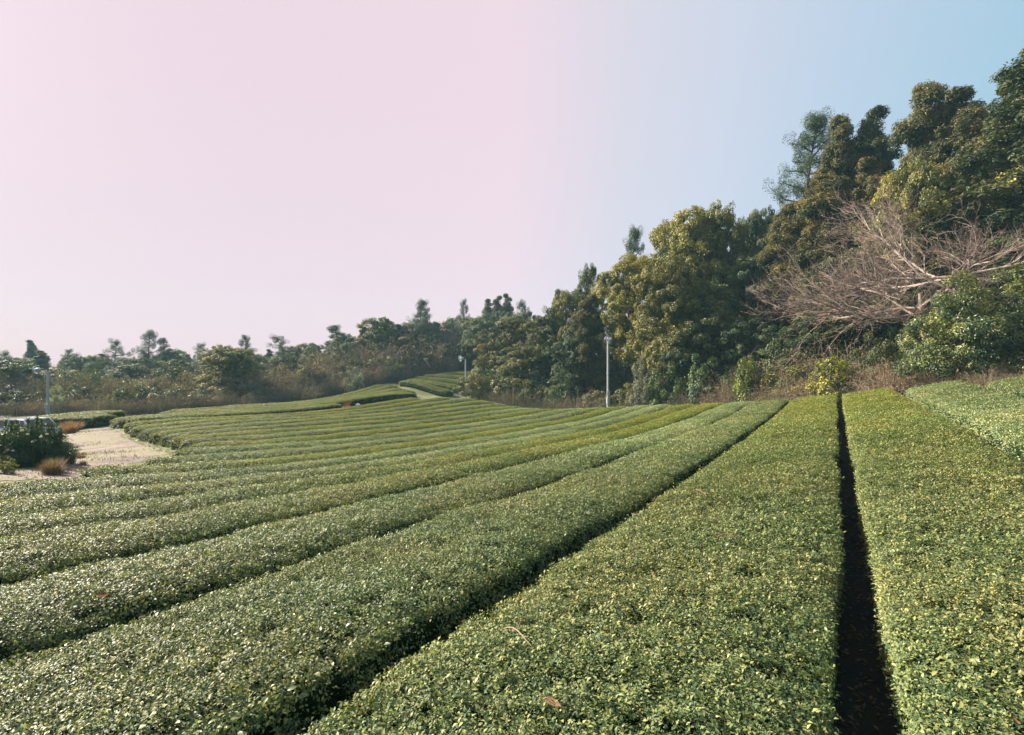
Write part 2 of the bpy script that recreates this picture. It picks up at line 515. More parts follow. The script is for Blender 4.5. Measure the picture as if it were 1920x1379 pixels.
def build_hedge(label, A, B, half, height, pale=0.0, seed=0, yel=0.0, dens=1.0, crown=.10, pw=4.0, group="tea hedges of the plantation", rough_end=(0, 0)):
    """hedge from A to B (xy) following the ground"""
    r = np.random.default_rng(seed + 500)
    A, B = np.array(A, float), np.array(B, float)
    Ln = np.linalg.norm(B - A); dr = (B - A) / Ln; nm = np.array([-dr[1], dr[0]])
    root = empty("tea_hedge", (*A, gz(*A)))
    tag(root, label, "tea hedge", group)
    step = .3 if Ln < 60 else .5
    n = max(4, int(Ln / step)); t = np.linspace(0, Ln, n)
    # profile (across, up); bulging shoulders and a curved top
    hw = half - .05
    top = height - .03      # where the leaf sprigs sit; the woody body stays below it
    sink = .055
    def prof_z(q): return top - crown * np.abs(q) ** pw
    qs = np.array([-1, -.92, -.7, -.4, 0, .4, .7, .92, 1])
    across = np.r_[-hw * .90, -hw * .97, qs * hw, hw * .97, hw * .90]
    zz = np.r_[0.0, height * .45, prof_z(qs) - np.array([.035, 0, 0, 0, 0, 0, 0, 0, .035]), height * .45, 0.0]
    m = len(across)
    endf = np.minimum(t, Ln - t); ef = np.clip(endf / .35, 0, 1) ** .5
    ax = across[None, :] * (.82 + .18 * ef)[:, None]
    wz = zz[None] - sink * (zz[None] > .3 * height) - (1 - ef)[:, None] * .12 * (zz[None] > .1)
    Px = A[0] + dr[0] * t[:, None] + nm[0] * ax; Py = A[1] + dr[1] * t[:, None] + nm[1] * ax
    # the two sides of a hedge follow the slope
    G = ground_z(Px, Py)
    wob = (.018 if seed > 52 else .03) * vnoise(Px * .6, Py * .6, 13 + seed % 5) + .02 * vnoise(Px * 1.7, Py * 1.7, 11) + .012 * vnoise(Px * 5, Py * 5, 12)
    Pz = G + np.maximum(wz, -.05) + np.where(zz[None] > .1, wob, 0) - np.where(zz[None] < .01, .05, 0)
    sw = .035 * vnoise(Px * .8 + 9, Py * .8, 17 + seed % 7) * np.sign(across)[None]
    Px = Px + nm[0] * sw; Py = Py + nm[1] * sw
    V = np.stack([Px, Py, Pz], -1).reshape(-1, 3) - np.array(root.location)
    i = (np.arange(n - 1)[:, None] * m + np.arange(m - 1)[None]).ravel()
    quads = np.c_[i, i + m, i + m + 1, i + 1]
    me_body = bpy.data.meshes.new("tmp"); bpy.data.meshes.remove(me_body)
    caps = []
    for base, flip in ((0, False), ((n - 1) * m, True)):
        for a_ in range(m // 2):
            q = [base + a_, base + a_ + 1, base + m - 2 - a_, base + m - 1 - a_]
            if a_ + 1 == m - 2 - a_: continue
            caps.append(q[::-1] if flip else q)
    tri = []
    for base in (0, (n - 1) * m): tri.append([base + m // 2 - 1, base + m // 2, base + m // 2 + 1])
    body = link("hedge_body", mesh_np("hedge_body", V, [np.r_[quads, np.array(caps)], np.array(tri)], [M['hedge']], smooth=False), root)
    # leaf sprigs over top and sides
    perim_q = []
    top_len, side_len = 2 * hw * 1.06, height * .62
    Ltot = top_len + 2 * side_len
    # pieces along the row with density by distance
    Ps, Ns, Ss = [], [], []
    edges = np.arange(0, Ln, 1.0)
    for e in edges:
        seg = min(1.0, Ln - e)
        mid = A + dr * (e + seg / 2)
        d = math.hypot(*mid)
        if d < 4.5: dn, sc = 2000, .45
        elif d < 9: dn, sc = 1300, .55
        elif d < 18: dn, sc = 640, .72
        elif d < 30: dn, sc = 480, .76
        else: dn, sc = 300, .92
        cnt = int(dn * dens * seg * Ltot)
        s_ = r.uniform(0, Ltot, cnt); tt = e + r.uniform(0, seg, cnt)
        onl, onr = s_ < side_len, s_ > side_len + top_len
        q = np.clip((s_ - side_len) / top_len * 2 - 1, -1, 1)
        ac = np.where(onl, -hw, np.where(onr, hw, q * hw))
        zs = prof_z(q)
        f = np.where(onl, s_ / side_len, np.where(onr, (Ltot - s_) / side_len, 1))
        zs = np.where(onl | onr, height * .30 + (top - crown - height * .30) * f, zs)
        slope = pw * crown / hw * np.sign(q) * np.abs(q) ** (pw - 1)
        nx_ = np.where(onl, -1.0, np.where(onr, 1.0, slope)); nz_ = np.where(onl | onr, .35 + .5 * f, 1.0)
        P = np.c_[A[0] + dr[0] * tt + nm[0] * ac, A[1] + dr[1] * tt + nm[1] * ac, zs]
        N3 = np.c_[nm[0] * nx_, nm[1] * nx_, nz_]
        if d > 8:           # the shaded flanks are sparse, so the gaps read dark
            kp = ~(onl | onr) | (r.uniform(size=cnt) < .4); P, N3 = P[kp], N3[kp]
        Ps.append(P); Ns.append(N3); Ss.append(np.full(len(P), sc))
    for e_, sg in ((0, -1), (Ln, 1)):           # the two clipped ends
        c = A + dr * e_
        d = math.hypot(*c)
        sc = 1.0 if d < 18 else 1.1 if d < 30 else 1.3
        cnt = int((260 if d < 18 else 150 if d < 30 else 90) * 2 * hw * height)
        q = r.uniform(-1, 1, cnt); z_ = r.uniform(.12, 1, cnt) * prof_z(q)
        off = r.uniform(-.05, .02, cnt)
        Ps.append(np.c_[c[0] + nm[0] * q * hw * .85 + dr[0] * sg * off, c[1] + nm[1] * q * hw * .85 + dr[1] * sg * off, z_])
        Ns.append(np.c_[np.full(cnt, dr[0] * sg), np.full(cnt, dr[1] * sg), np.full(cnt, .5)]); Ss.append(np.full(cnt, sc))
    P, N3, S = np.concatenate(Ps), np.concatenate(Ns), np.concatenate(Ss)
    g = ground_z(P[:, 0], P[:, 1])
    wob = (.018 if seed > 52 else .03) * vnoise(P[:, 0] * .6, P[:, 1] * .6, 13 + seed % 5) + .02 * vnoise(P[:, 0] * 1.7, P[:, 1] * 1.7, 11) + .012 * vnoise(P[:, 0] * 5, P[:, 1] * 5, 12)
    tq = (P[:, :2] - A) @ dr
    efp = np.clip(np.minimum(tq, Ln - tq) / .35, 0, 1) ** .5
    P[:, 2] += g + wob - (1 - efp) * .12
    N3 = norm(norm(N3) + r.normal(0, .22, N3.shape))
    P += N3 * (r.uniform(-.055, .018, len(P)) + np.where(r.uniform(size=len(P)) < .03, r.uniform(0, .045, len(P)), 0))[:, None]
    S = S * r.uniform(.8, 1.2, len(P))
    hole = vnoise(P[:, 0] * 9, P[:, 1] * 9, 41) + .6 * vnoise(P[:, 0] * 19, P[:, 1] * 19, 42)
    P -= N3 * (np.clip(hole - .25, 0, 1) * .075 * np.clip(1.6 - np.hypot(P[:, 0], P[:, 1]) / 8, .15, 1))[:, None]
    v1 = vnoise(P[:, 0] * .35, P[:, 1] * .35, 21); v2 = vnoise(P[:, 0] * 1.3, P[:, 1] * 1.3, 22)
    br = 1 + .12 * v1 + .10 * v2 + r.normal(0, .10, len(P))
    pl = np.clip(pale * (.8 + .35 * v1) * np.clip(.22 + 1.15 * (tq / Ln), 0, 1.15), 0, 1)[:, None]  # leaf gloss painted as a pale tint, growing towards the row's end
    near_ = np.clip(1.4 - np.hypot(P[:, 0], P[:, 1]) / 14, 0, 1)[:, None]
    green = np.array([1.0 + .22 * yel, 1.0 + .14 * yel, 1.0 - .55 * yel]) * (1 - near_) + np.array([1.0, 1.0, 1.0 - .08 * yel]) * near_; pale_sheen = np.array([1.7, 1.7, 2.0])
    tint = br[:, None] * (green * (1 - pl) + pale_sheen * pl)
    tint[:, 0] *= 1 + .12 * v2
    lat = (P[:, :2] - A) @ nm / hw
    sw = .035 * vnoise(P[:, 0] * .8 + 9, P[:, 1] * .8, 17 + seed % 7) * np.clip(lat * 1.5, -1, 1)
    P[:, 0] += nm[0] * sw; P[:, 1] += nm[1] * sw
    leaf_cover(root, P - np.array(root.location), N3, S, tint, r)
    return root


def row_pt(s, y):   # point on the line with offset s (left positive) at depth y
    t = (y - NP[1] * s) / RD[1]
    return NP * s + RD * t


gap_end = {-3: 14.5, -2: 16.5, -1: 19.5, 0: 23.2, 1: 25.0, 2: 29.3, 3: 31, 4: 31.5, 5: 33.9, 6: 36, 7: 38.6, 8: 38.8, 9: 40.2, 10: 41.2, 11: 41.6, 12: 43, 13: 43.6, 14: 45, 15: 46.3, 16: 46.8, 17: 46}
left_u = {7: 168, 8: 288, 9: 338, 10: 368, 11: 352, 12: 332, 13: 312, 14: 290, 15: 270, 16: 252, 17: 240}
pale = {-3: .7, -2: .7, -1: .15, 0: .15, 1: .5, 2: .75, 3: .08, 4: .08, 5: .8, 6: .75, 7: .08, 8: .45, 9: .75, 10: .1, 11: .6, 12: .15, 13: .4, 14: .1, 15: .25, 16: .05, 17: .0}  # how much painted gloss each row carries in its leaf tint
ordn = ["first", "second", "third", "fourth", "fifth", "sixth", "seventh", "eighth", "ninth", "tenth", "eleventh", "twelfth", "thirteenth", "fourteenth", "fifteenth", "sixteenth", "seventeenth", "eighteenth"]
row_label = {
    -3: "pale tea hedge cut short at the far right, third right of the straight dark furrow",
    -2: "broad pale tea hedge on the slope, second to the right of the straight dark furrow",
    -1: "broad tea hedge with a flat leafy top bordering the straight dark furrow on its right",
    0: "broad tea hedge filling the bottom middle, bordering the straight dark furrow on its left",
}
HEDGES = {}
for k in range(-3, 18):
    s0 = PITCH * k + OFF; sc = s0 + PITCH / 2 + {0: .035, 1: .055}.get(k, 0)
    y1 = (gap_end[k] + gap_end.get(k + 1, 45)) / 2 - .2
    Xc = sc * 1.1834
    if k in left_u: y0 = Xc * F / (1566 - left_u[k])
    elif k >= 1: y0 = Xc * F / (1566 + 420)
    else: y0 = -2.0
    lab = row_label.get(k)
    if lab is None:
        shade = "pale" if pale[k] > .35 else "yellow-green"
        tail = ", clipped at the dirt track" if k >= 7 else ", skirting the dirt track" if k == 6 else ""
        lab = f"{shade} tea hedge, {ordn[k]} left of the dark furrow{tail}"
    # labels count the hedge that borders the furrow as the first
    if k >= 1: lab = lab.replace(ordn[k], ordn[k])
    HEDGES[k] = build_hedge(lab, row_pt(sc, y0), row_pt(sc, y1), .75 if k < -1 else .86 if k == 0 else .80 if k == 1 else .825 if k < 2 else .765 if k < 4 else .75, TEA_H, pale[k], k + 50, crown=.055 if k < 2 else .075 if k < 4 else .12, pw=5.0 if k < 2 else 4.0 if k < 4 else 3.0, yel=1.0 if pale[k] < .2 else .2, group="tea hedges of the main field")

# the single leaves that can be told apart on the nearest hedges
M['tealeaf'] = leaf_mat("single_tea_leaf", (.021, .066, .034), (.275, .285, .108), .40, .45, .25)
BIG = []
for v_ in range(4):
    r = np.random.default_rng(300 + v_)
    w_, cup, arch = r.uniform(.22, .27), r.uniform(.05, .10), r.uniform(.04, .12)
    st = np.array([0, .25, .55, .82, 1.0]); hwid = np.array([.02, .85, 1.0, .6, .0]) * w_
    zc = arch * np.sin(st * math.pi) - .08 * st
    V = np.concatenate([np.c_[st, -hwid, zc + cup * (hwid / w_)], np.c_[st, 0 * st, zc], np.c_[st, hwid, zc + cup * (hwid / w_)]])
    Fq = [[i, i + 1, 5 + i + 1, 5 + i] for i in range(4)] + [[5 + i, 5 + i + 1, 10 + i + 1, 10 + i] for i in range(4)]
    BIG.append(mesh_np("leaf", V, [np.array(Fq)], [M['tealeaf']], np.clip(np.full(15, .25 + .2 * v_), 0, 1), True))
for hk, cnt_ in ((0, 150), (-1, 120), (1, 90)):
    root = HEDGES[hk]; r = np.random.default_rng(700 + hk)
    s0 = PITCH * hk + OFF + PITCH / 2; got = 0
    while got < cnt_:
        q = r.uniform(-1, 1); q = math.copysign(abs(q) ** .6, q); y_ = r.uniform(1.2, 4.2)
        p = row_pt(s0 + q * .77, y_)
        if p[1] < .8: continue
        z_ = gz(*p) + TEA_H - .055 * abs(q) ** 5 - .015
        u_, v_ = CX + F * p[0] / p[1], CY - F * z_ / p[1]
        if not (-40 < u_ < 1960 and v_ < 1420): continue
        o = bpy.data.objects.new("leaf", BIG[int(r.integers(4))]); COL.objects.link(o); o.parent = root
        o.location = Vector((p[0], p[1], z_)) - root.location
        o.rotation_euler = (r.normal(0, .35), -r.uniform(-.15, .8), r.uniform(0, 6.283)); L_ = r.uniform(.026, .040); o.scale = (L_, L_, L_)
        b_ = r.uniform(.8, 1.15); o.color = (b_, b_, b_, 1); got += 1

def litter(n, seed):
    r = np.random.default_rng(seed); y_ = 1.0 + 9 * r.uniform(0, 1, n) ** 1.6
    kk = r.integers(0, 3, n) - 1
    P = np.array([row_pt(PITCH * k + OFF + o_, yy) for k, yy, o_ in zip(kk, y_, r.uniform(-.11, .11, n))])
    C = np.c_[P, mesh_z(P[:, 0], P[:, 1]) + r.uniform(.005, .02, n)]
    V, Ft = leaf_tris(C, r.normal(0, .35, (n, 3)) + [0, 0, 1], rand_dirs(r, n), r.uniform(.02, .05, n), r.uniform(.01, .022, n))
    return tag(link("leaf_litter", mesh_np("leaf_litter", V, Ft, [M['dryleaf']], np.repeat(r.uniform(0, .7, n), 4))), kind='stuff')
litter(2600, 55)

# rows of the field beyond the narrow dark gap
back = {18: (243, 628), 19: (218, 790), 20: (214, 770), 21: (300, 752), 22: (318, 738), 23: (420, 722)}
back_lab = {18: "low tea hedge just beyond the long thin dark gap, ending at the small earth patch",
            19: "far tea hedge with a dark clipped front behind the small earth patch",
            20: "far tea hedge next behind the one that fronts the small earth patch",
            21: "third far tea hedge behind the small earth patch, with a tapering end",
            22: "last but one far tea hedge before the scrub at the wood edge",
            23: "short last far tea hedge right along the scrub at the wood edge"}
for k, (ul, ur) in back.items():
    sc = PITCH * (k + .5) + OFF + 1.4; Xc = sc * 1.1834
    y0, y1 = Xc * F / (1566 - ul), Xc * F / (1566 - ur)
    if k == 19: y1 = min(y1, 52)
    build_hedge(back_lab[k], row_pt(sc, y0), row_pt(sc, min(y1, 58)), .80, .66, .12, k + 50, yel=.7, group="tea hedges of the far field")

# block of short rows below the wood, running the other way
blk_lab = ["front tea hedge of the small block below the wood, its dark clipped side showing", "second tea hedge from the front of the small block below the wood",
           "third tea hedge from the front of the small block below the wood", "fourth tea hedge from the front of the small block below the wood",
           "fifth tea hedge from the front of the small block below the wood", "rearmost tea hedge of the small block below the wood"]
for q in range(6):
    (ul, _, dl), (ur, _, d2) = BLK_L[q], BLK_R[q]
    build_hedge(blk_lab[q], ((ul - CX) / F * dl, dl), ((ur - CX) / F * d2, d2), .92, .75, .08, q + 90, yel=.6, group="tea hedges of the small block", crown=.16, pw=3.0)

# hedge beyond the parked car
pa, pb = on_ground(-150, 812), on_ground(196, 800)
build_hedge("tea hedge beyond the dirt track with a dark clipped face behind the orange grass", pa, pb, .95, .8, .05, 120, yel=.6, group="tea hedges beyond the track")
pa2, pb2 = (pa[0] - .5, pa[1] + 2.3), (pb[0] - 1.0, pb[1] + 2.3)
build_hedge("tea hedge at the foot of the far pole, behind the one beyond the track", pa2, pb2, .9, .8, .05, 121, yel=.6, group="tea hedges beyond the track")

# ------------------------------------------------------------------ tree builders (each returns trunk mesh, crown mesh, nominal height, nominal half width)
def leaves_in_clumps(r, C, rad, per, L, asp, outw, up=.5, flat=.7, tone_c=None, spread=.25, droop=0.0):
    n = len(C); per_i = np.full(n, per)
    idx = np.repeat(np.arange(n), per_i)
    off = rand_dirs(r, len(idx)) * (r.uniform(.25, 1, len(idx)) ** .5)[:, None]
    rr = np.broadcast_to(np.asarray(rad, float), (n,))[idx]
    P = C[idx] + off * rr[:, None] * np.array([1, 1, flat])
    N = norm(off * .6 + outw[idx] * .5 + np.array([0, 0, up]) + r.normal(0, .45, off.shape))
    D = norm(off * .7 + rand_dirs(r, len(idx)) * 1.1 + np.array([0, 0, -droop]))
    Ls = L * r.uniform(.65, 1.3, len(idx))
    V, Ft = leaf_tris(P, N, D, Ls, Ls * asp)
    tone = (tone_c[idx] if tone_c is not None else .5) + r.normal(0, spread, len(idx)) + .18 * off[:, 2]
    return V, Ft, np.repeat(np.clip(tone, 0, 1), 4)


def limb(mb, r, a, b, r0, r1, n=6, sides=5, bend=.12, tone=.4):
    a, b = np.asarray(a, float), np.asarray(b, float)
    t = np.linspace(0, 1, n)[:, None]
    L = np.linalg.norm(b - a)
    w = rand_dirs(r, 1)[0] * bend * L; w2 = rand_dirs(r, 1)[0] * bend * .5 * L
    P = a + (b - a) * t + w * np.sin(t * math.pi) + w2 * np.sin(t * 2 * math.pi)
    mb.tube(P, np.linspace(r0, r1, n), sides, tone)
    return P


def broadleaf(seed, H=9.0, R=3.2, lobes=19, per=125, L=.135, asp=.55, base=.16, mat='leaf', clumps=20, crad=.33, flat=.95, cone=0.0, tone0=.42):
    r = np.random.default_rng(seed); mb = MB()
    lc = []
    for i in range(lobes):
        f = (i + .5) / lobes
        a = i * 2.4 + r.uniform(-.5, .5); z = base + (1 - base) * (.12 + .76 * f)
        prof = math.sin(math.pi * min(1, (.14 + .86 * (z - base) / (1 - base)))) ** .7
        prof = prof * (1 - cone) + cone * max(.06, (1 - f) ** .75) * 1.15
        rad = R * .66 * prof * r.uniform(.4, 1.2)
        lc.append([rad * math.cos(a), rad * math.sin(a), z * H, R * r.uniform(.20, .42) * (1 - .55 * cone * f)])
    lc = np.array(lc)
    lc[-1, :2] *= .3
    if cone > .5:           # a leader: lobes shrinking up the axis to a ragged point
        q_ = np.linspace(0, 1, 9)
        lc = np.vstack([lc[lc[:, 2] < H * .86], np.c_[r.normal(0, .10, 9) * R, r.normal(0, .10, 9) * R, H * (.55 + .42 * q_), R * (.40 - .27 * q_) * r.uniform(.75, 1.2, 9)]])
    C, O, T = [], [], []
    for x, y, z, lr in lc:
        d = rand_dirs(r, clumps); d[:, 2] = np.abs(d[:, 2]) * .9 - .25; d = norm(d)
        lr_ = lr * r.uniform(.7, 1.12, clumps)[:, None]
        C.append(np.array([x, y, z]) + d * lr_ * [1, 1, .8]); O.append(d); T.append(np.clip(tone0 + r.normal(0, .17) + r.normal(0, .10, clumps), 0, 1))
    C, O, T = map(np.concatenate, (C, O, T))
    C[:, 2] = np.minimum(C[:, 2], H - crad * .5)
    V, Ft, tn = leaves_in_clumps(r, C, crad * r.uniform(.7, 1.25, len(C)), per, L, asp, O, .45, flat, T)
    top = np.array([r.normal(0, .25), r.normal(0, .25), H * .72])
    Pt = limb(mb, r, (0, 0, -.4), top, R * .085, R * .02, 9, 8, .05)
    for x, y, z, lr in lc:
        i = np.searchsorted(Pt[:, 2], z * .62); i = min(max(i, 1), len(Pt) - 1)
        limb(mb, r, Pt[i], (x, y, z), R * .035, R * .010, 6, 5)
    for i in r.choice(len(C), min(40, len(C)), replace=False):
        j = ((lc[:, :3] - C[i]) ** 2).sum(1).argmin()
        limb(mb, r, lc[j, :3], C[i], R * .010, R * .003, 4, 3)
    return mb.mesh("trunk", [M['bark']], True), mesh_np("crown", V, Ft, [M[mat]], tn), H, R


def cedar(seed, H=13.0, R=2.6, per=110, L=.20, asp=.32, base=.08, mat='cedar', rust=.5, power=1.0):
    r = np.random.default_rng(seed); mb = MB()
    mb.tube([(0, 0, -.4), (.05, .02, H * .4), (.02, -.04, H * .75), (0, 0, H * .98)], [R * .085, R * .065, R * .035, R * .008], 8, .4)
    C, O, T, RR = [], [], [], []
    z = base * H
    while z < H * .985:
        f = 1 - z / H
        rad = (R * (f ** power) * r.uniform(.70, 1.1) + .18) * (1 + .10 * math.sin(z * 2.1 + seed))
        nb = int(4 + 4 * f)
        a0 = r.uniform(0, 6.28)
        for b_ in range(nb):
            a = a0 + b_ * 6.283 / nb + r.uniform(-.35, .35); Lb = rad * r.uniform(.45, 1.25)
            tip = np.array([math.cos(a) * Lb, math.sin(a) * Lb, z - .10 * Lb + r.uniform(-.15, .25)])
            limb(mb, r, (0, 0, z - .1 * Lb), tip * [.9, .9, 1], .012 * R + .008 * Lb, .006, 4, 3, .05)
            for q in ((.35, .68, 1.0) if Lb > 1.4 else (.5, .95) if Lb > .8 else (.8,)):
                C.append([tip[0] * q, tip[1] * q, z + (tip[2] - z) * q + r.uniform(-.1, .15)])
                O.append([math.cos(a), math.sin(a), .2]); T.append(rust * r.uniform(.3, 1.5) * (.55 + .45 * q)); RR.append(.18 + .12 * Lb * r.uniform(.7, 1.3))
        z += H * .028 + .14 * f
    C, O, T, RR = map(np.array, (C, O, T, RR))
    C = np.vstack([C, [[0, 0, H * .985]]]); O = np.vstack([O, [[0, 0, 1]]]); T = np.r_[T, .2]; RR = np.r_[RR, .22]
    V, Ft, tn = leaves_in_clumps(r, C, RR, per, L, asp, O, .25, .75, np.clip(T, 0, 1), .22, .25)
    return mb.mesh("trunk", [M['bark']], True), mesh_np("crown", V, Ft, [M[mat]], tn), H, R


def pine(seed, H=9.0, R=2.8, nb=28, per=190, L=.17, base=.28, mat='pine', lean=.06, pads=3):
    r = np.random.default_rng(seed); mb = MB()
    top = np.array([r.normal(0, lean) * H, r.normal(0, lean) * H, H * .96])
    Pt = limb(mb, r, (0, 0, -.4), top, R * .075, R * .012, 10, 7, .035, .35)
    C, O, T, RR = [], [], [], []
    for i in range(nb):
        f = (i + .6) / nb; z = H * (base + (1 - base) * f ** .9)
        k = np.clip(np.interp(z, Pt[:, 2], np.arange(len(Pt))), 0, len(Pt) - 1); p0 = Pt[int(k)] * (1 - k % 1) + Pt[min(int(k) + 1, len(Pt) - 1)] * (k % 1)
        a = i * 2.39996 + r.uniform(-.5, .5); Lb = R * (1.08 - .86 * f) * r.uniform(.5, 1.25)
        tip = p0 + np.array([math.cos(a) * Lb, math.sin(a) * Lb, Lb * r.uniform(-.05, .55)])
        Pb = limb(mb, r, p0, tip, R * .022, R * .006, 5, 4, .1, .35)
        for q in np.linspace(.55, 1.0, pads):
            c = p0 + (tip - p0) * q + r.normal(0, .14 * R * .3, 3)
            C.append(c); O.append([math.cos(a) * .3, math.sin(a) * .3, 1]); T.append(r.uniform(.2, .75)); RR.append(R * r.uniform(.10, .20))
    C.append(top); O.append([0, 0, 1]); T.append(.5); RR.append(R * .13)
    C, O, T, RR = map(np.array, (C, O, T, RR))
    V, Ft, tn = leaves_in_clumps(r, C, RR, per, L, .17, O, .2, .95, T, .2, -.45)
    return mb.mesh("trunk", [M['bark']], True), mesh_np("crown", V, Ft, [M[mat]], tn), H, R


def bush(seed, H=2.4, R=1.6, n=46, per=150, L=.13, asp=.5, mat='leaf', crad=.36, stems=12):
    r = np.random.default_rng(seed); mb = MB()
    d = rand_dirs(r, n); d[:, 2] = np.abs(d[:, 2])
    rad = r.uniform(.45, 1.0, n)[:, None]
    lob = 1 + .25 * np.sin(3 * np.arctan2(d[:, 1], d[:, 0]) + seed)[:, None]
    C = d * rad * lob * np.array([R * .85, R * .85, H * .86]) + [0, 0, .12 * H]
    V, Ft, tn = leaves_in_clumps(r, C, crad * r.uniform(.7, 1.2, n), per, L, asp, d, .45, .8, np.clip(.42 + r.normal(0, .18, n), 0, 1))
    for i in r.choice(n, stems, replace=False):
        limb(mb, r, (r.normal(0, .08 * R), r.normal(0, .08 * R), -.15), C[i], .018 * R, .006 * R, 5, 4)
    return mb.mesh("stems", [M['bark']], True), mesh_np("foliage", V, Ft, [M[mat]], tn), H, R


def brush(seed, H=1.5, R=1.2, n=260, leafy=2200, L=.055, w=.008):
    """tangle of arching dry stems with withered leaves"""
    r = np.random.default_rng(seed)
    a = r.uniform(0, 6.283, n); b0 = np.c_[np.cos(a), np.sin(a), np.zeros(n)] * (R * .8 * r.uniform(0, 1, n) ** .6)[:, None]
    dome = np.sqrt(np.clip(1 - (np.linalg.norm(b0, axis=1) / R) ** 2, .05, 1))
    h = H * r.uniform(.35, 1.0, n) * dome * (1 + .25 * np.sin(a * 3 + seed))
    a2 = a + r.normal(0, 1.1, n)
    out = np.c_[np.cos(a2), np.sin(a2), np.zeros(n)] * (R * r.uniform(.1, .75, n))[:, None]
    t = np.linspace(0, 1, 5)
    # arching curve: rises, then bends over
    P = b0[:, None] + out[:, None] * (t ** 1.6)[None, :, None] + np.array([0, 0, 1.0]) * (h[:, None] * np.sin(t * r.uniform(1.5, 2.5, n)[:, None]))[:, :, None]
    P += r.normal(0, .02 * R, P.shape)
    side = norm(np.cross(out + 1e-3, [0, 0, 1.0]) + r.normal(0, .3, (n, 3)))
    wt = w * (1 - .7 * t)[None, :, None]
    up = np.array([0, 0, 1.0])
    V = np.stack([P + side[:, None] * wt, P - side[:, None] * wt, P + up * wt * 1.3], 2).reshape(n, -1, 3)     # (n, 5*3, 3)
    k = np.arange(n)[:, None] * 15
    Fq = np.concatenate([k + [3 * i + q0, 3 * i + q1, 3 * i + 3 + q1, 3 * i + 3 + q0] for i in range(4) for q0, q1 in ((0, 1), (1, 2), (2, 0))])
    stems = mesh_np("stems", V.reshape(-1, 3), [Fq], [M['dry']], np.repeat(np.clip(r.normal(.6, .28, n), 0, 1), 15))
    j = r.integers(0, n, leafy); q = r.uniform(.8, 4, leafy); qi = np.minimum(q.astype(int), 3); f = (q - qi)[:, None]
    C = P[j, qi] * (1 - f) + P[j, qi + 1] * f + r.normal(0, .05, (leafy, 3))
    C[:, 2] = np.maximum(C[:, 2], .02)
    LV, LF = leaf_tris(C, rand_dirs(r, leafy) + [0, 0, .4], rand_dirs(r, leafy), L * r.uniform(.5, 1.5, leafy), L * .5 * np.ones(leafy))
    tn = np.clip(.45 + .25 * np.sin(a[j] * 2 + seed) + r.normal(0, .2, leafy), 0, 1)
    fol = mesh_np("foliage", LV, LF, [M['dryleaf']], np.repeat(tn, 4))
    return stems, fol, H, R


def grass_tuft(seed, H=.8, R=.5, n=260, w=.012):
    r = np.random.default_rng(seed)
    a = r.uniform(0, 6.283, n); rad = R * .5 * r.uniform(0, 1, n) ** .6
    b = np.c_[np.cos(a) * rad, np.sin(a) * rad, np.zeros(n)]
    ln = np.c_[np.cos(a), np.sin(a), np.zeros(n)] * (R * r.uniform(.1, .9, n))[:, None] + r.normal(0, .12 * R, (n, 3)) * [1, 1, 0]
    h = H * r.uniform(.5, 1, n)
    mid = b + ln * .35 + np.c_[np.zeros((n, 2)), h * .65]; tip = b + ln + np.c_[np.zeros((n, 2)), h]
    s = norm(np.c_[-np.sin(a), np.cos(a), np.zeros(n)] + r.normal(0, .4, (n, 3)) * [1, 1, 0]) * w
    V = np.stack([b + s, b - s, mid - s * .8, mid + s * .8, tip], 1).reshape(-1, 3)
    k = np.arange(n)[:, None] * 5
    return mesh_np("grass_tuft", V, [k + [3, 2, 4], k + [0, 1, 2, 3]], [M['dry']], np.repeat(np.clip(r.normal(.55, .25, n), 0, 1), 5)), H, R


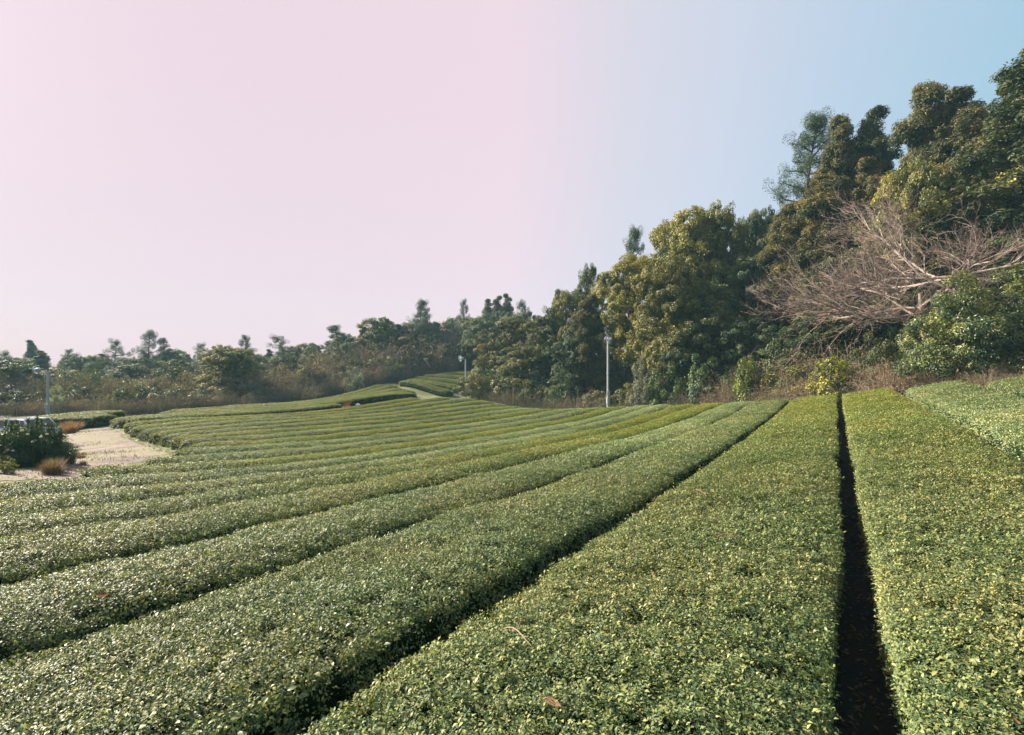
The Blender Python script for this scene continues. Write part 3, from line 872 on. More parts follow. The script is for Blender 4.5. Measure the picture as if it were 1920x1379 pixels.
def bare_tree(seed, H=8.0, R=7.0, az0=math.pi, fan=1.25, limbs=7):
    """leafless tree: short trunk, long limbs spreading in flat layers towards az0, many fine rising twigs"""
    r = np.random.default_rng(seed); mb = MB(); tw = MB()
    sides = (7, 6, 4, 3, 3)
    def grow(p, d, L, rad, lev):
        n = (7, 7, 5, 4, 3)[lev]
        pts = [np.asarray(p, float)]; dd = d
        for i in range(n):
            dd = norm(dd + r.normal(0, .15 + .05 * lev, 3) * [1, 1, .8] + np.array([0, 0, .022 if lev else .0]))
            pts.append(pts[-1] + dd * L / n)
        pts = np.array(pts)
        rads = np.linspace(rad, rad * (.45 if lev < 4 else .5), len(pts))
        (mb if lev < 2 else tw).tube(pts, rads, sides[lev], np.clip((.55, .6, .5, .36, .25)[lev] + r.normal(0, .10), 0, 1))
        if lev >= 4: return
        kids = (0, 11, 8, 6)[lev]
        for c in range(kids):
            f = (.22 if lev == 1 else .12) + (.86 if lev > 1 else .78) * (c + r.uniform(0, 1)) / kids
            i = min(f, .99) * (len(pts) - 1); a = int(i); q = pts[a] + (pts[a + 1] - pts[a]) * (i - a)
            ax = norm(pts[a + 1] - pts[a]); sd = norm(np.cross(ax, [0, 0, 1.0])) * (1 if (c % 2) else -1)
            nd = norm(ax * r.uniform(.6, 1.1) + sd * r.uniform(.3, .8) + np.array([0, 0, r.uniform(-.03, .28)]))
            grow(q, nd, L * (.62 - .25 * f) * r.uniform(.7, 1.15), max(rads[a] * (.46 if lev == 1 else .55), .0055), lev + 1)
    tr = np.array([[0, 0, -.4], [.12, 0, 1.1], [-.05, .10, 2.3], [-.25, 0, 3.6]]) * [1, 1, H / 8]
    mb.tube(tr, [.16, .135, .12, .10], 9, .55)
    for t in range(limbs):
        az = az0 + fan * (2 * (t + .5) / limbs - 1) + r.uniform(-.15, .15); el = r.uniform(-.02, .42)
        p = tr[1] + (tr[3] - tr[1]) * r.uniform(.25, 1)
        grow(p, np.array([math.cos(az) * math.cos(el), math.sin(az) * math.cos(el), math.sin(el)]), R * r.uniform(.72, .98), .056, 1)
    return mb.mesh("trunk", [M['palebark']], True), tw.mesh("twigs", [M['palebark']], False), H, R


PROTO = {
    'broad': [broadleaf(1), broadleaf(2, lobes=21), broadleaf(3, R=3.6, lobes=18)],
    'golden': [broadleaf(5, H=11, R=3.8, lobes=34, clumps=22, per=120, L=.14, crad=.34, tone0=.58), broadleaf(6, H=10, R=3.4, lobes=30, clumps=22, per=120, L=.135, crad=.32, tone0=.58)],
    'cedar': [broadleaf(11, H=12, R=3.0, lobes=24, base=.04, mat='cedar', L=.18, asp=.3, clumps=26, per=95, crad=.32, flat=1.15, cone=.75),
              broadleaf(12, H=12, R=2.8, lobes=26, base=.04, mat='cedar', L=.18, asp=.3, clumps=26, per=95, crad=.31, flat=1.15, cone=.6), broadleaf(13, H=12, R=2.6, lobes=30, base=.04, mat='cedar', L=.18, asp=.3, clumps=20, per=90, crad=.30, flat=1.15, cone=.9)],
    'darkcedar': [broadleaf(14, H=11, R=2.2, lobes=32, base=.05, mat='cedar', L=.17, asp=.3, clumps=16, per=80, crad=.27, flat=1.2, cone=1.0),
                  broadleaf(15, H=12, R=2.1, lobes=34, base=.05, mat='cedar', L=.17, asp=.3, clumps=16, per=80, crad=.27, flat=1.2, cone=.9)],
    'pine': [pine(21), pine(22, nb=32, R=3.0), pine(23, H=8, R=3.2, nb=22, base=.38), pine(25, H=9, R=2.4, nb=30, base=.2), pine(26, H=9, R=2.9, nb=24, base=.32, lean=.12)],
    'tallpine': [pine(24, H=13, R=3.2, nb=54, base=.18, per=170, L=.18, pads=4)],
    'bush': [bush(31), bush(32), bush(33, H=2.0, R=1.8)],
    'gloss': [bush(35, H=4.6, R=4.0, n=230, per=260, L=.125, mat='gloss', crad=.5, stems=24)],
    'palebush': [bush(37, mat='paleleaf', L=.11), bush(38, mat='paleleaf', R=1.4, L=.11)],
    'smallgloss': [bush(36, H=2.2, R=1.1, n=40, per=90, L=.13, mat='gloss', crad=.3)],
    'brush': [brush(41), brush(42, H=1.3, R=1.5), brush(43, H=1.9, R=1.1, leafy=500)],
}
_count = {}


def place(kind, name, cat, label, u, vtop, wpx, d, tint=(1, 1, 1), group=None, rz=None, var=None, base_z=None, dx=0.0):
    x, y = (u - CX) / F * d + dx, d
    protos = PROTO[kind]
    i = _count.get(kind, 0); _count[kind] = i + 1
    a, b, H, R = protos[(i if var is None else var) % len(protos)]
    z0 = gz(x, y) if base_z is None else base_z
    h = -(vtop - CY) / F * d - z0
    w = wpx / F * d / 2
    root = empty(name, (x, y, z0), rng.uniform(0, 6.283) if rz is None else rz)
    if kind in ('cedar', 'darkcedar'): w *= 1.3
    root.scale = (w / R, w / R, h / H)
    tag(root, label, cat, group)
    for me in (a, b):
        c = link(me.name.split(".")[0], me, root)
        c.color = (*tint, 1) if me is b else (1, 1, 1, 1)
        if me is b: c["kind"] = "stuff"
    return root


GOLD = (1.75, 1.55, .95); OLIVE = (1.15, 1.05, .9); BLUE = (.95, 1.1, 1.3); GREY = (1.2, 1.15, 1.2)
wood_r, wood_l = "trees of the wooded hill", "trees along the far edge of the fields"
T = [
    # kind, name, category, label, u, vtop, width px, depth, tint, group
    ('darkcedar', 'conifer_tree', 'tree', "tall dark green conifer cut by the upper right picture edge", 1930, 95, 230, 27, (.75, .95, .95), wood_r),
    ('cedar', 'conifer_tree', 'tree', "rusty green conifer with twin feathery top, highest of the hill row before the edge tree", 1735, 160, 170, 33, (1, 1, 1), wood_r),
    ('cedar', 'conifer_tree', 'tree', "rust-tinged conifer between the twin-topped one and the edge tree", 1820, 166, 170, 31, (.95, .95, 1), wood_r),
    ('darkcedar', 'conifer_tree', 'tree', "thin-topped dark conifer standing left of the twin-topped rusty one", 1643, 203, 130, 37, (.65, .85, .95), wood_r),
    ('cedar', 'conifer_tree', 'tree', "brownish conifer just right of the tall blue-green pine", 1570, 222, 130, 38, (1, .95, .9), wood_r),
    ('tallpine', 'pine_tree', 'tree', "tall blue-green pine standing out on the hill skyline", 1502, 221, 150, 42, BLUE, wood_r),
    ('cedar', 'conifer_tree', 'tree', "rusty conifer below the tall blue-green pine", 1545, 330, 170, 36, (1.05, 1, .9), wood_r),
    ('cedar', 'conifer_tree', 'tree', "rusty conifer in front of the thin-topped dark conifer", 1640, 300, 130, 34, (1.1, .95, .85), wood_r),
    ('cedar', 'conifer_tree', 'tree', "rust-brown conifer under the edge tree on the hill", 1880, 240, 190, 28, (1.1, 1.0, .9), wood_r),
    ('cedar', 'conifer_tree', 'tree', "low rusty conifer beside the two small round treetops", 1480, 385, 130, 38, (1.0, 1, .9), wood_r),
    ('broad', 'broadleaf_tree', 'tree', "yellow-green round treetop above the bare branches, under the twin-topped conifer", 1715, 292, 150, 29, GOLD, wood_r),
    ('broad', 'broadleaf_tree', 'tree', "yellow-green leafy tree spreading over the bare branches beneath the edge tree", 1885, 288, 230, 28, GOLD, wood_r),
    ('broad', 'broadleaf_tree', 'tree', "yellow-green leafy crown rising behind the middle of the bare branches", 1650, 402, 140, 31, GOLD, wood_r),
    ('broad', 'broadleaf_tree', 'tree', "small airy round treetop just left of the tall blue-green pine", 1432, 382, 90, 46, BLUE, wood_r),
    ('broad', 'broadleaf_tree', 'tree', "small airy treetop touching the big golden tree on its right", 1398, 398, 90, 46, BLUE, wood_r),
    ('golden', 'broadleaf_tree', 'tree', "biggest golden-green tree, its rounded crown topping the middle of the hill wood", 1285, 384, 190, 45, GOLD, wood_r),
    ('golden', 'broadleaf_tree', 'tree', "golden-green tree joined to the right flank of the biggest one", 1345, 380, 130, 44, (1.15, 1.1, .9), wood_r),
    ('golden', 'broadleaf_tree', 'tree', "golden-green tree whose crown hangs over the middle pole", 1192, 470, 160, 46, GOLD, wood_r),
    ('golden', 'broadleaf_tree', 'tree', "olive-gold tree in front of the biggest golden tree, deep shade under it", 1260, 470, 170, 40, (1.2, 1.1, .85), wood_r),
    ('tallpine', 'pine_tree', 'tree', "spiky blue-green pine peeping out behind the golden tree over the middle pole", 1178, 427, 80, 54, BLUE, wood_r),
    ('broad', 'broadleaf_tree', 'tree', "light yellow-green treetop with sky gaps, left of the spiky blue-green pine", 1108, 487, 80, 52, (1.3, 1.25, 1.0), wood_r),
    ('cedar', 'conifer_tree', 'tree', "brown-leaved slim tree left of the golden tree over the middle pole", 1105, 555, 80, 48, (.95, .95, .9), wood_r),
    ('broad', 'broadleaf_tree', 'tree', "dark leafy tree at the shoulder of the wood between the two poles", 1068, 538, 110, 54, OLIVE, wood_r),
    ('darkcedar', 'conifer_tree', 'tree', "narrow pointed greyish conifer on the falling skyline between the two poles", 1043, 542, 40, 60, GREY, wood_r),
    ('broad', 'broadleaf_tree', 'tree', "dark bushy tree below the narrow pointed greyish conifer", 1025, 585, 100, 55, (1.0, 1.0, .9), wood_r),
    ('broad', 'broadleaf_tree', 'tree', "olive-yellow broad tree right of the slim pole beside the small hedge block", 962, 590, 130, 60, (1.45, 1.1, .7), wood_r),
    ('broad', 'broadleaf_tree', 'tree', "low olive bushy tree at the corner of the wood by the slim pole", 918, 640, 70, 61, (1.4, 1.05, .7), wood_r),
    ('broad', 'broadleaf_tree', 'tree', "grey-green bushy tree in front of the olive-yellow broad tree", 985, 640, 110, 55, GREY, wood_r),
    ('broad', 'broadleaf_tree', 'tree', "dark green tree filling the wood edge left of the middle pole", 1070, 625, 110, 49, (.75, .95, .95), wood_r),
    ('broad', 'broadleaf_tree', 'tree', "dark green tree in deep shade right of the middle pole", 1310, 540, 180, 39, (.85, .9, .85), wood_r),
    ('broad', 'broadleaf_tree', 'tree', "dark blue-green tree in shade left of the bare branches", 1410, 470, 150, 40, (.75, .95, 1), wood_r),
    ('broad', 'broadleaf_tree', 'tree', "dark low tree in the shadow under the left tips of the bare branches", 1400, 590, 160, 36, (.7, .9, .9), wood_r),
    ('broad', 'broadleaf_tree', 'tree', "dark evergreen behind the fork of the bare branches", 1580, 470, 190, 32, (.75, .8, .7), wood_r),
    ('broad', 'broadleaf_tree', 'tree', "dark evergreen behind the bare branches near the picture edge", 1800, 380, 200, 29, (.7, .85, .75), wood_r),
    ('broad', 'broadleaf_tree', 'tree', "dark evergreen at the picture edge above the glossy bush", 1935, 420, 190, 25, (.7, .9, .8), wood_r),
    ('broad', 'broadleaf_tree', 'tree', "dark evergreen low behind the glossy bush", 1720, 520, 190, 28, (.7, .85, .75), wood_r),
    ('broad', 'broadleaf_tree', 'tree', "dark evergreen low in the shade beneath the bare tree", 1520, 590, 170, 32, (.65, .85, .8), wood_r),
    # far edge
    ('darkcedar', 'conifer_tree', 'tree', "dark pointed conifer, last of the three pointed tops above the small hedge block", 949, 551, 44, 88, (1, 1.05, 1), wood_l),
    ('darkcedar', 'conifer_tree', 'tree', "dark pointed conifer, middle of the three pointed tops above the small hedge block", 932, 555, 44, 87, (1, 1.05, 1), wood_l),
    ('darkcedar', 'conifer_tree', 'tree', "dark pointed conifer, first of the three pointed tops above the small hedge block", 915, 561, 40, 88, (1, 1.05, 1), wood_l),
    ('pine', 'pine_tree', 'tree', "lone flat-topped pine left of the three pointed conifers", 875, 564, 40, 85, BLUE, wood_l),
    ('pine', 'pine_tree', 'tree', "flat-topped small pine right of the three pointed conifers", 988, 566, 50, 80, BLUE, wood_l),
    ('broad', 'broadleaf_tree', 'tree', "grey-green rounded tree below the lone flat-topped pine", 905, 590, 70, 82, GREY, wood_l),
    ('broad', 'broadleaf_tree', 'tree', "dark green tree directly behind the slim pole", 880, 632, 56, 78, (.9, 1.05, .9), wood_l),
    ('broad', 'broadleaf_tree', 'tree', "olive small tree left of the slim pole behind the hedge block", 838, 642, 40, 79, (1.3, 1.15, .9), wood_l),
    ('broad', 'broadleaf_tree', 'tree', "greyish hazy tree between the lone pine and the ragged tall pine", 838, 600, 70, 88, GREY, wood_l),
    ('tallpine', 'pine_tree', 'tree', "ragged tall pine, highest on the far skyline left of the lone pine", 784, 562, 62, 84, (1, 1.05, 1.1), wood_l),
    ('pine', 'pine_tree', 'tree', "smaller pine leaning against the ragged tall pine", 800, 585, 50, 82, (1, 1.05, 1), wood_l),
    ('broad', 'broadleaf_tree', 'tree', "broad grey-green tree with a rounded top left of the ragged tall pine", 712, 592, 96, 78, (1.15, 1.15, 1), wood_l),
    ('broad', 'broadleaf_tree', 'tree', "grey-brown tree below the ragged tall pine", 765, 625, 70, 76, (1.3, 1.05, 1), wood_l),
    ('pine', 'pine_tree', 'tree', "spreading dark pine left of the broad grey-green tree", 628, 610, 84, 74, (.95, 1.05, 1), wood_l),
    ('broad', 'broadleaf_tree', 'tree', "leafy grey tree beneath the spreading dark pine", 655, 640, 80, 72, (1.1, 1.15, 1.05), wood_l),
    ('pine', 'pine_tree', 'tree', "crooked pine with a split top beside the gap in the far trees", 548, 634, 66, 68, (.95, 1, 1), wood_l),
    ('broad', 'broadleaf_tree', 'tree', "hazy low tree under the crooked split-top pine", 535, 665, 80, 67, (1.05, 1.1, 1.1), wood_l),
    ('broad', 'broadleaf_tree', 'tree', "pale leafed small tree with a leaning dark trunk at the scrub edge", 572, 682, 46, 62, (1.9, 1.75, 1.3), wood_l),
    ('golden', 'broadleaf_tree', 'tree', "big round leafy tree standing alone before the far wood", 432, 646, 122, 56, (1.15, 1.15, 1.0), wood_l),
    ('pine', 'pine_tree', 'tree', "thin pine top sticking up behind the big round leafy tree", 452, 630, 50, 68, (1, 1, 1), wood_l),
    ('pine', 'pine_tree', 'tree', "highest pine of the cluster on the left skyline", 270, 622, 62, 80, (1, 1.05, 1.1), wood_l),
    ('pine', 'pine_tree', 'tree', "flat spreading pine at the left end of the pine cluster", 215, 640, 60, 82, (1, 1.05, 1.1), wood_l),
    ('pine', 'pine_tree', 'tree', "slender pine right of the highest pine of the cluster", 308, 634, 44, 80, (1, 1.05, 1.1), wood_l),
    ('pine', 'pine_tree', 'tree', "low pine at the right end of the pine cluster", 362, 644, 44, 78, (1, 1.05, 1.1), wood_l),
    ('darkcedar', 'conifer_tree', 'tree', "small pointed conifer rising alone above the far left ridge", 60, 638, 40, 100, (1, 1.1, 1.1), wood_l),
    ('pine', 'pine_tree', 'tree', "tiny hazy pine between the far left ridge conifer and the pine cluster", 128, 656, 36, 100, (1, 1.1, 1.1), wood_l),
    ('pine', 'pine_tree', 'tree', "low bushy bright green pine in front of the pine cluster", 182, 682, 66, 58, (1.2, 1.3, .9), wood_l),
    ('broad', 'broadleaf_tree', 'tree', "grey low tree right of the bushy bright green pine", 330, 672, 90, 66, (1.1, 1.1, 1.1), wood_l),
    ('broad', 'broadleaf_tree', 'tree', "grey low tree between the pine cluster and the bushy pine", 245, 680, 90, 70, (1.15, 1.1, 1.1), wood_l),
    ('broad', 'broadleaf_tree', 'tree', "ivy-dark tree by the left picture edge behind the far pole", 22, 672, 110, 54, (.75, .95, .9), wood_l),
    ('broad', 'broadleaf_tree', 'tree', "hazy grey tree at the left picture edge", -25, 664, 110, 62, (1, 1.05, 1.1), wood_l),
    ('broad', 'broadleaf_tree', 'tree', "hazy olive tree right behind the far pole", 110, 690, 90, 60, (1.2, 1.1, 1.0), wood_l),
]
for kind, name, cat, label, u, vt, w, d, tint, grp in T:
    if grp == wood_l: tint = tuple(np.array(tint) * (1.4, 1.3, 2.0))  # distance haze put into the tint: far trees lighter and greyer
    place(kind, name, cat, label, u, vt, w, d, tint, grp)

SKY_U = [-80, 0, 100, 200, 400, 500, 600, 700, 800, 900, 1000]
SKY_V = [652, 657, 660, 660, 652, 656, 634, 606, 598, 584, 574]
rs = np.random.default_rng(33)
FW = ["at the left picture edge", "around the pine cluster", "behind the big round leafy tree", "near the crooked split-top pine", "under the ragged tall pine", "under the three pointed conifers"]
for i, u in enumerate(np.arange(-70, 1000, 19)):
    u = u + rs.uniform(-8, 8); vt = np.interp(u, SKY_U, SKY_V) + rs.uniform(-3, 14)
    d = np.interp(u, [0, 500, 800, 1000], [84, 80, 92, 84]) + rs.uniform(-10, 6)
    w_ = FW[min(5, max(0, int((u + 70) / 178)))]
    kd = ['broad', 'broad', 'pine', 'broad', 'darkcedar'][int(rs.integers(5))]
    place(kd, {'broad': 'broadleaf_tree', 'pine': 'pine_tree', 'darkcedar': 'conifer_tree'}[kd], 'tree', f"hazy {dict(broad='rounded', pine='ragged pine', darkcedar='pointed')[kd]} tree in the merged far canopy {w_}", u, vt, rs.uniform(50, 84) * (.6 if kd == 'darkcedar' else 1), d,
          tuple(np.array([(1.1, 1.1, 1.1), (1.3, 1.15, 1.1), (.95, 1.05, 1.3), (1.5, 1.25, 1.6)][int(rs.integers(4))] * np.array([1, 1, 1.4])) * rs.uniform(1.15, 1.6)), f"far canopy {w_}")  # tint lifted and blued, haze painted into the crowns

for x_, y_, h_, lab_ in ((-36.5, 30.0, 12.5, "tall tree standing left of the track, its shade streaking the gravel"), (-33.0, 24.5, 10.5, "smaller tree left of the track throwing shade across it")):
    a_, b_, H_, R_ = PROTO['broad'][1]
    root = empty("broadleaf_tree", (x_, y_, gz(x_, y_)), .7); root.scale = (.85, .85, h_ / H_)
    tag(root, lab_, "tree"); link("trunk", a_, root); c = link("crown", b_, root); c["kind"] = "stuff"

# bare trees on the hill edge
PROTO['bare'] = [bare_tree(61, az0=math.pi + .1, fan=1.2), bare_tree(66, az0=.9, fan=1.7, limbs=8)]
def put_bare(label, u, d, h, wid, var, rz):
    x, y = (u - CX) / F * d, d
    a, b, H, R = PROTO['bare'][var]
    root = empty("bare_tree", (x, y, gz(x, y)), rz); root.scale = (wid / R, wid / R, h / H)
    tag(root, label, "bare tree", "leafless trees at the hill edge")
    link("trunk", a, root); c = link("twigs", b, root); c["kind"] = "stuff"
put_bare("leafless wide-spreading tree with pale branches reaching far left over the scrub", 1735, 25.5, 9.6, 6.9, 0, 0)
put_bare("leafless tree with pale forked limbs rising beside the glossy bush", 1800, 23.6, 10.8, 7.2, 1, .1)

for u, vt, w_, d, wd_ in ((12, 676, 70, 52, "by the left picture edge"), (62, 672, 76, 66, "behind the far pole"), (150, 680, 70, 64, "left of the bushy bright green pine"), (250, 668, 60, 72, "under the pine cluster"),
                          (345, 662, 66, 74, "right of the pine cluster"), (500, 664, 60, 66, "right of the big round leafy tree"), (585, 660, 56, 68, "left of the spreading dark pine"), (690, 640, 60, 70, "in front of the broad grey-green tree"),
                          (755, 625, 60, 78, "below the ragged tall pine"), (845, 606, 56, 84, "below the lone flat-topped pine")):
    place('bare', 'bare_tree', 'bare tree', f"grey leafless tree with fine hazy twigs {wd_}", u, vt, w_, d, (1.1, 1.15, 1.2), "leafless trees of the far edge", var=1)

# shrubs along the wood edge
S = [
    ('gloss', 'glossy_bush', 'bush', "large glossy dark green bush at the foot of the hill beside the pale hedges", 1835, 524, 300, 20.2, (1, 1, 1)),
    ('smallgloss', 'shrub', 'shrub', "upright leafy shrub standing alone in the dry grass right of the middle pole", 1395, 648, 56, 31.4, (1.3, 1.3, 1)),
    ('smallgloss', 'shrub', 'shrub', "yellow-green shrub at the end of the straight dark furrow", 1555, 648, 110, 25.6, (1.7, 1.5, .9)),
    ('palebush', 'shrub', 'shrub', "pale speckled shrub just right of the middle pole", 1205, 672, 64, 39.4, (.8, .8, .75)),
    ('bush', 'shrub', 'shrub', "dark rounded shrub next to the pale speckled one", 1250, 680, 74, 38, (.8, 1.1, .9)),
    ('bush', 'shrub', 'shrub', "dark leafy shrub in front of the shaded tree right of the middle pole", 1320, 660, 90, 35.3, (.8, 1.1, .95)),
    ('palebush', 'shrub', 'shrub', "white-flowering pale shrub at the corner of the wood by the slim pole", 893, 690, 28, 57, (1.3, 1.3, 1.3)),
    ('bush', 'shrub', 'shrub', "dark low shrub below the white-flowering pale one", 905, 716, 50, 56, (.8, .9, .8)),
    ('bush', 'shrub', 'shrub', "dark shrub at the left of the scrub under the bare tree", 1470, 640, 90, 31, (.7, .9, .8)),
    ('bush', 'shrub', 'shrub', "olive shrub between the glossy bush and the yellow-green shrub", 1650, 610, 90, 26, (1.2, 1.2, .9)),
    ('palebush', 'shrub', 'shrub', "flowering grey-white shrub in the far scrub below the spreading dark pine", 668, 690, 46, 60, (.9, .9, .9)),
    ('bush', 'shrub', 'shrub', "pale grey shrub in the far scrub near the hedge block", 735, 672, 60, 68, (1.8, 1.9, 1.8)),
    ('palebush', 'shrub', 'shrub', "white-speckled shrub beside the far pole", 108, 726, 34, 46, (1.2, 1.2, 1.15)),
    ('bush', 'shrub', 'shrub', "dark green shrub right of the far pole", 145, 728, 66, 49, (.9, 1.05, 1)),
    ('bush', 'shrub', 'shrub', "grey-green shrub in the middle of the far scrub before the pine cluster", 275, 715, 80, 50, (1.3, 1.3, 1.2)),
    ('bush', 'shrub', 'shrub', "dark shrub right of the bushy bright green pine", 222, 728, 60, 49, (1.0, 1.1, 1)),
]
for kind, name, cat, label, u, vt, w, d, tint in S:
    place(kind, name, cat, label, u, vt, w, d, tint, "shrubs along the wood edges")

rb = np.random.default_rng(77)
TAN, PINK, ORNG = (1, 1, 1), (1.05, .9, .9), (1.15, 1.0, .9)
def brush_strip(us, vt0, vt1, depths, label, group, tints, step, jit=1.0, kind='brush', name='dry_brush', cat='dry brush', wf=1.0):
    u0, u1 = us; u = u0
    while u < u1:
        d = float(np.interp(u, [q[0] for q in depths], [q[1] for q in depths])) + rb.uniform(-jit, jit)
        x = (u - CX) / F * d; z = gz(x, d)
        vg = CY - z * F / d
        hpx = rb.uniform(vt0, vt1)
        t = tints[rb.integers(len(tints))]
        place(kind, name, cat, label, u, vg - hpx, wf * rb.uniform(1.2, 1.9) * hpx, d, tuple(np.array(t) * rb.uniform(.75, 1.2)), group, var=int(rb.integers(3)))
        u += step * rb.uniform(.7, 1.3)
mar = [(900, 53.5), (1000, 47.2), (1080, 45), (1200, 41), (1300, 36), (1370, 33.5), (1430, 31.5), (1480, 28.5), (1570, 26), (1690, 22.5), (1830, 18.6), (1960, 16)]
SHR = [(1.3, 1.25, 2.0), (1.8, 1.45, 2.4), (1.0, 1.1, 1.5), (2.1, 1.6, 2.6), (1.2, 1.25, 1.9)]  # far shrubs: extra blue in the tints paints haze over the green
def sections(us, parts, *args, **kw):
    """one strip in sections, each with words for the stretch it stands in"""
    cuts = np.linspace(us[0], us[1], len(parts) + 1)
    base, grp = args[3], args[4]
    for (c0, c1, w) in zip(cuts[:-1], cuts[1:], parts):
        brush_strip((c0, c1), args[0], args[1], args[2], base + " " + w, grp + " " + w, *args[5:], **kw)
RW1 = ["between the slim and the middle pole", "around the middle pole", "right of the middle pole"]
RW2 = ["left of the dark furrow", "at the end of the dark furrow", "under the glossy bush"]
sections((905, 1350), RW1, 20, 52, [(u, d - .5) for u, d in mar], "tangled tan brush clump at the hill foot", "tan brush at the hill foot", [(1.7, 1.55, 1.3), (.9, 1.2, .7), (1.2, 1.35, 1.0), (.7, 1.0, .65)], 19)
sections((900, 1350), RW1, 34, 66, [(u, d + 1.6) for u, d in mar], "leafy olive shrub at the hill foot", "olive shrubs at the hill foot", [(1.2, 1.1, .8), (.9, 1, .9), (1.4, 1.15, .85), (.7, .95, .9)], 34, kind='bush', name='shrub', cat='shrub')
sections((1345, 1690), RW2[:2], 34, 86, [(u, d - .4) for u, d in mar], "dry pinkish brush clump along the tea row ends", "pinkish brush along the tea row ends", [(1.9, 1.7, 1.6), (2.1, 1.65, 1.6), (2.0, 1.6, 1.6), (1.6, 1.5, 1.2)], 18)
sections((1690, 1950), RW2[2:], 24, 44, mar, "low orange-brown brush along the tea row ends", "low brush along the tea row ends", [(1.7, 1.3, .9), (1.4, 1.3, 1.2), (1.2, 1.2, .8)], 20)
sections((1345, 1680), RW2[:2], 40, 85, [(u, d + 1.5) for u, d in mar], "leafy green and tan shrub behind the dry brush", "leafy shrubs behind the dry brush", [(1.3, 1.15, .8), (.8, 1, .9), (1.5, 1.2, .8)], 46, kind='bush', name='shrub', cat='shrub')
sections((1440, 1690), RW2[:2], 60, 105, [(u, d + 2.4) for u, d in mar], "tall brown thicket clump below the bare trees", "brown thickets below the bare trees", [(1.5, 1.25, 1.2), (1.2, 1.1, 1.0), (.9, 1.0, .8)], 34)
far = [(-60, 47), (100, 46), (300, 46.5), (480, 50), (600, 60.5), (700, 65), (760, 69), (860, 80), (930, 84)]
FARW = ["behind the far pole", "below the pine cluster", "below the big round leafy tree", "below the spreading dark pine", "beside the small hedge block"]
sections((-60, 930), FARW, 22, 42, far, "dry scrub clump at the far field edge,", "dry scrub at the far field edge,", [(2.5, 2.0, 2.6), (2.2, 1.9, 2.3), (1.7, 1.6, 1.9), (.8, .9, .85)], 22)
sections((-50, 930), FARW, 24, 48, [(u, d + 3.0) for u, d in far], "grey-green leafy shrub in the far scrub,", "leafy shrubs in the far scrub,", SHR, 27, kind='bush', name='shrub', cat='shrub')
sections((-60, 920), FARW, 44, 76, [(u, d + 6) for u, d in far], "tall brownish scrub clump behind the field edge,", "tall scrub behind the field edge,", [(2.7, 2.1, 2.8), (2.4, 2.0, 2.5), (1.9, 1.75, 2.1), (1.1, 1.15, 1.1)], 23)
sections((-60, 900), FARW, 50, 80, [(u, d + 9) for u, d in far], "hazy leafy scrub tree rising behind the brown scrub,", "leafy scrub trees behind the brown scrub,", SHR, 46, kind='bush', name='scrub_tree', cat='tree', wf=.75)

# dense low growth under the trees
def undergrowth(name, polyline, width, n, hmin, hmax, mat, seed, L=.22):
    r = np.random.default_rng(seed)
    pl = np.array([[(u - CX) / F * d, d] for u, d in polyline])
    seg = np.linalg.norm(np.diff(pl, axis=0), axis=1); cum = np.r_[0, np.cumsum(seg)]
    s = r.uniform(0, cum[-1], n); i = np.clip(np.searchsorted(cum, s) - 1, 0, len(seg) - 1); f = (s - cum[i]) / seg[i]
    P = pl[i] + (pl[i + 1] - pl[i]) * f[:, None]
    away = norm(P)          # deeper into the wood, away from the fields
    P = P + away * r.uniform(0, width, n)[:, None]
    z = ground_z(P[:, 0], P[:, 1])
    hh = (hmin + (hmax - hmin) * (.5 + .5 * vnoise(P[:, 0] * .45, P[:, 1] * .45, seed)))
    C = np.c_[P, z + hh * r.uniform(0, 1, n) ** .7]
    Ls = L * r.uniform(.6, 1.5, n)
    V, Ft = leaf_tris(C, rand_dirs(r, n) + [0, 0, .5], rand_dirs(r, n), Ls, Ls * .5)
    tone = np.clip(.35 + .3 * vnoise(P[:, 0] * .6, P[:, 1] * .6, seed + 1) + r.normal(0, .2, n), 0, 1)
    o = link(name, mesh_np(name, V, Ft, [M[mat]], np.repeat(tone, 4)))
    return tag(o, kind='stuff')
ug = undergrowth("undergrowth", [(u, d + 3.5) for u, d in mar], 16, 90000, 1.0, 3.4, 'leaf', 5)
ug.color = (.75, .95, .85, 1)
ug2 = undergrowth("undergrowth", [(u, d + 5) for u, d in far], 24, 70000, .8, 3.0, 'leaf', 6)
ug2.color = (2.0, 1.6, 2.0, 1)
# ridge of woodland in the distance
r_ = np.random.default_rng(9)
n_ = 60000
ax_ = r_.uniform(-190, 60, n_); ay_ = r_.uniform(120, 200, n_)
hgt = 5.5 + 2.0 * vnoise(ax_ * .12, ay_ * .12, 4) + 1.2 * vnoise(ax_ * .4, ay_ * .4, 8)
Cw = np.c_[ax_, ay_, ground_z(ax_, ay_) + hgt * r_.uniform(.55, 1, n_)]
Lw = r_.uniform(.6, 1.3, n_)
Vw, Fw = leaf_tris(Cw, rand_dirs(r_, n_) + [0, 0, .6], rand_dirs(r_, n_), Lw, Lw * .6)
fw = link("distant_forest", mesh_np("distant_forest", Vw, Fw, [M['leaf']], np.repeat(np.clip(r_.normal(.45, .2, n_), 0, 1), 4)))
fw.color = (1.1, 1.1, 1.1, 1); tag(fw, kind='stuff')

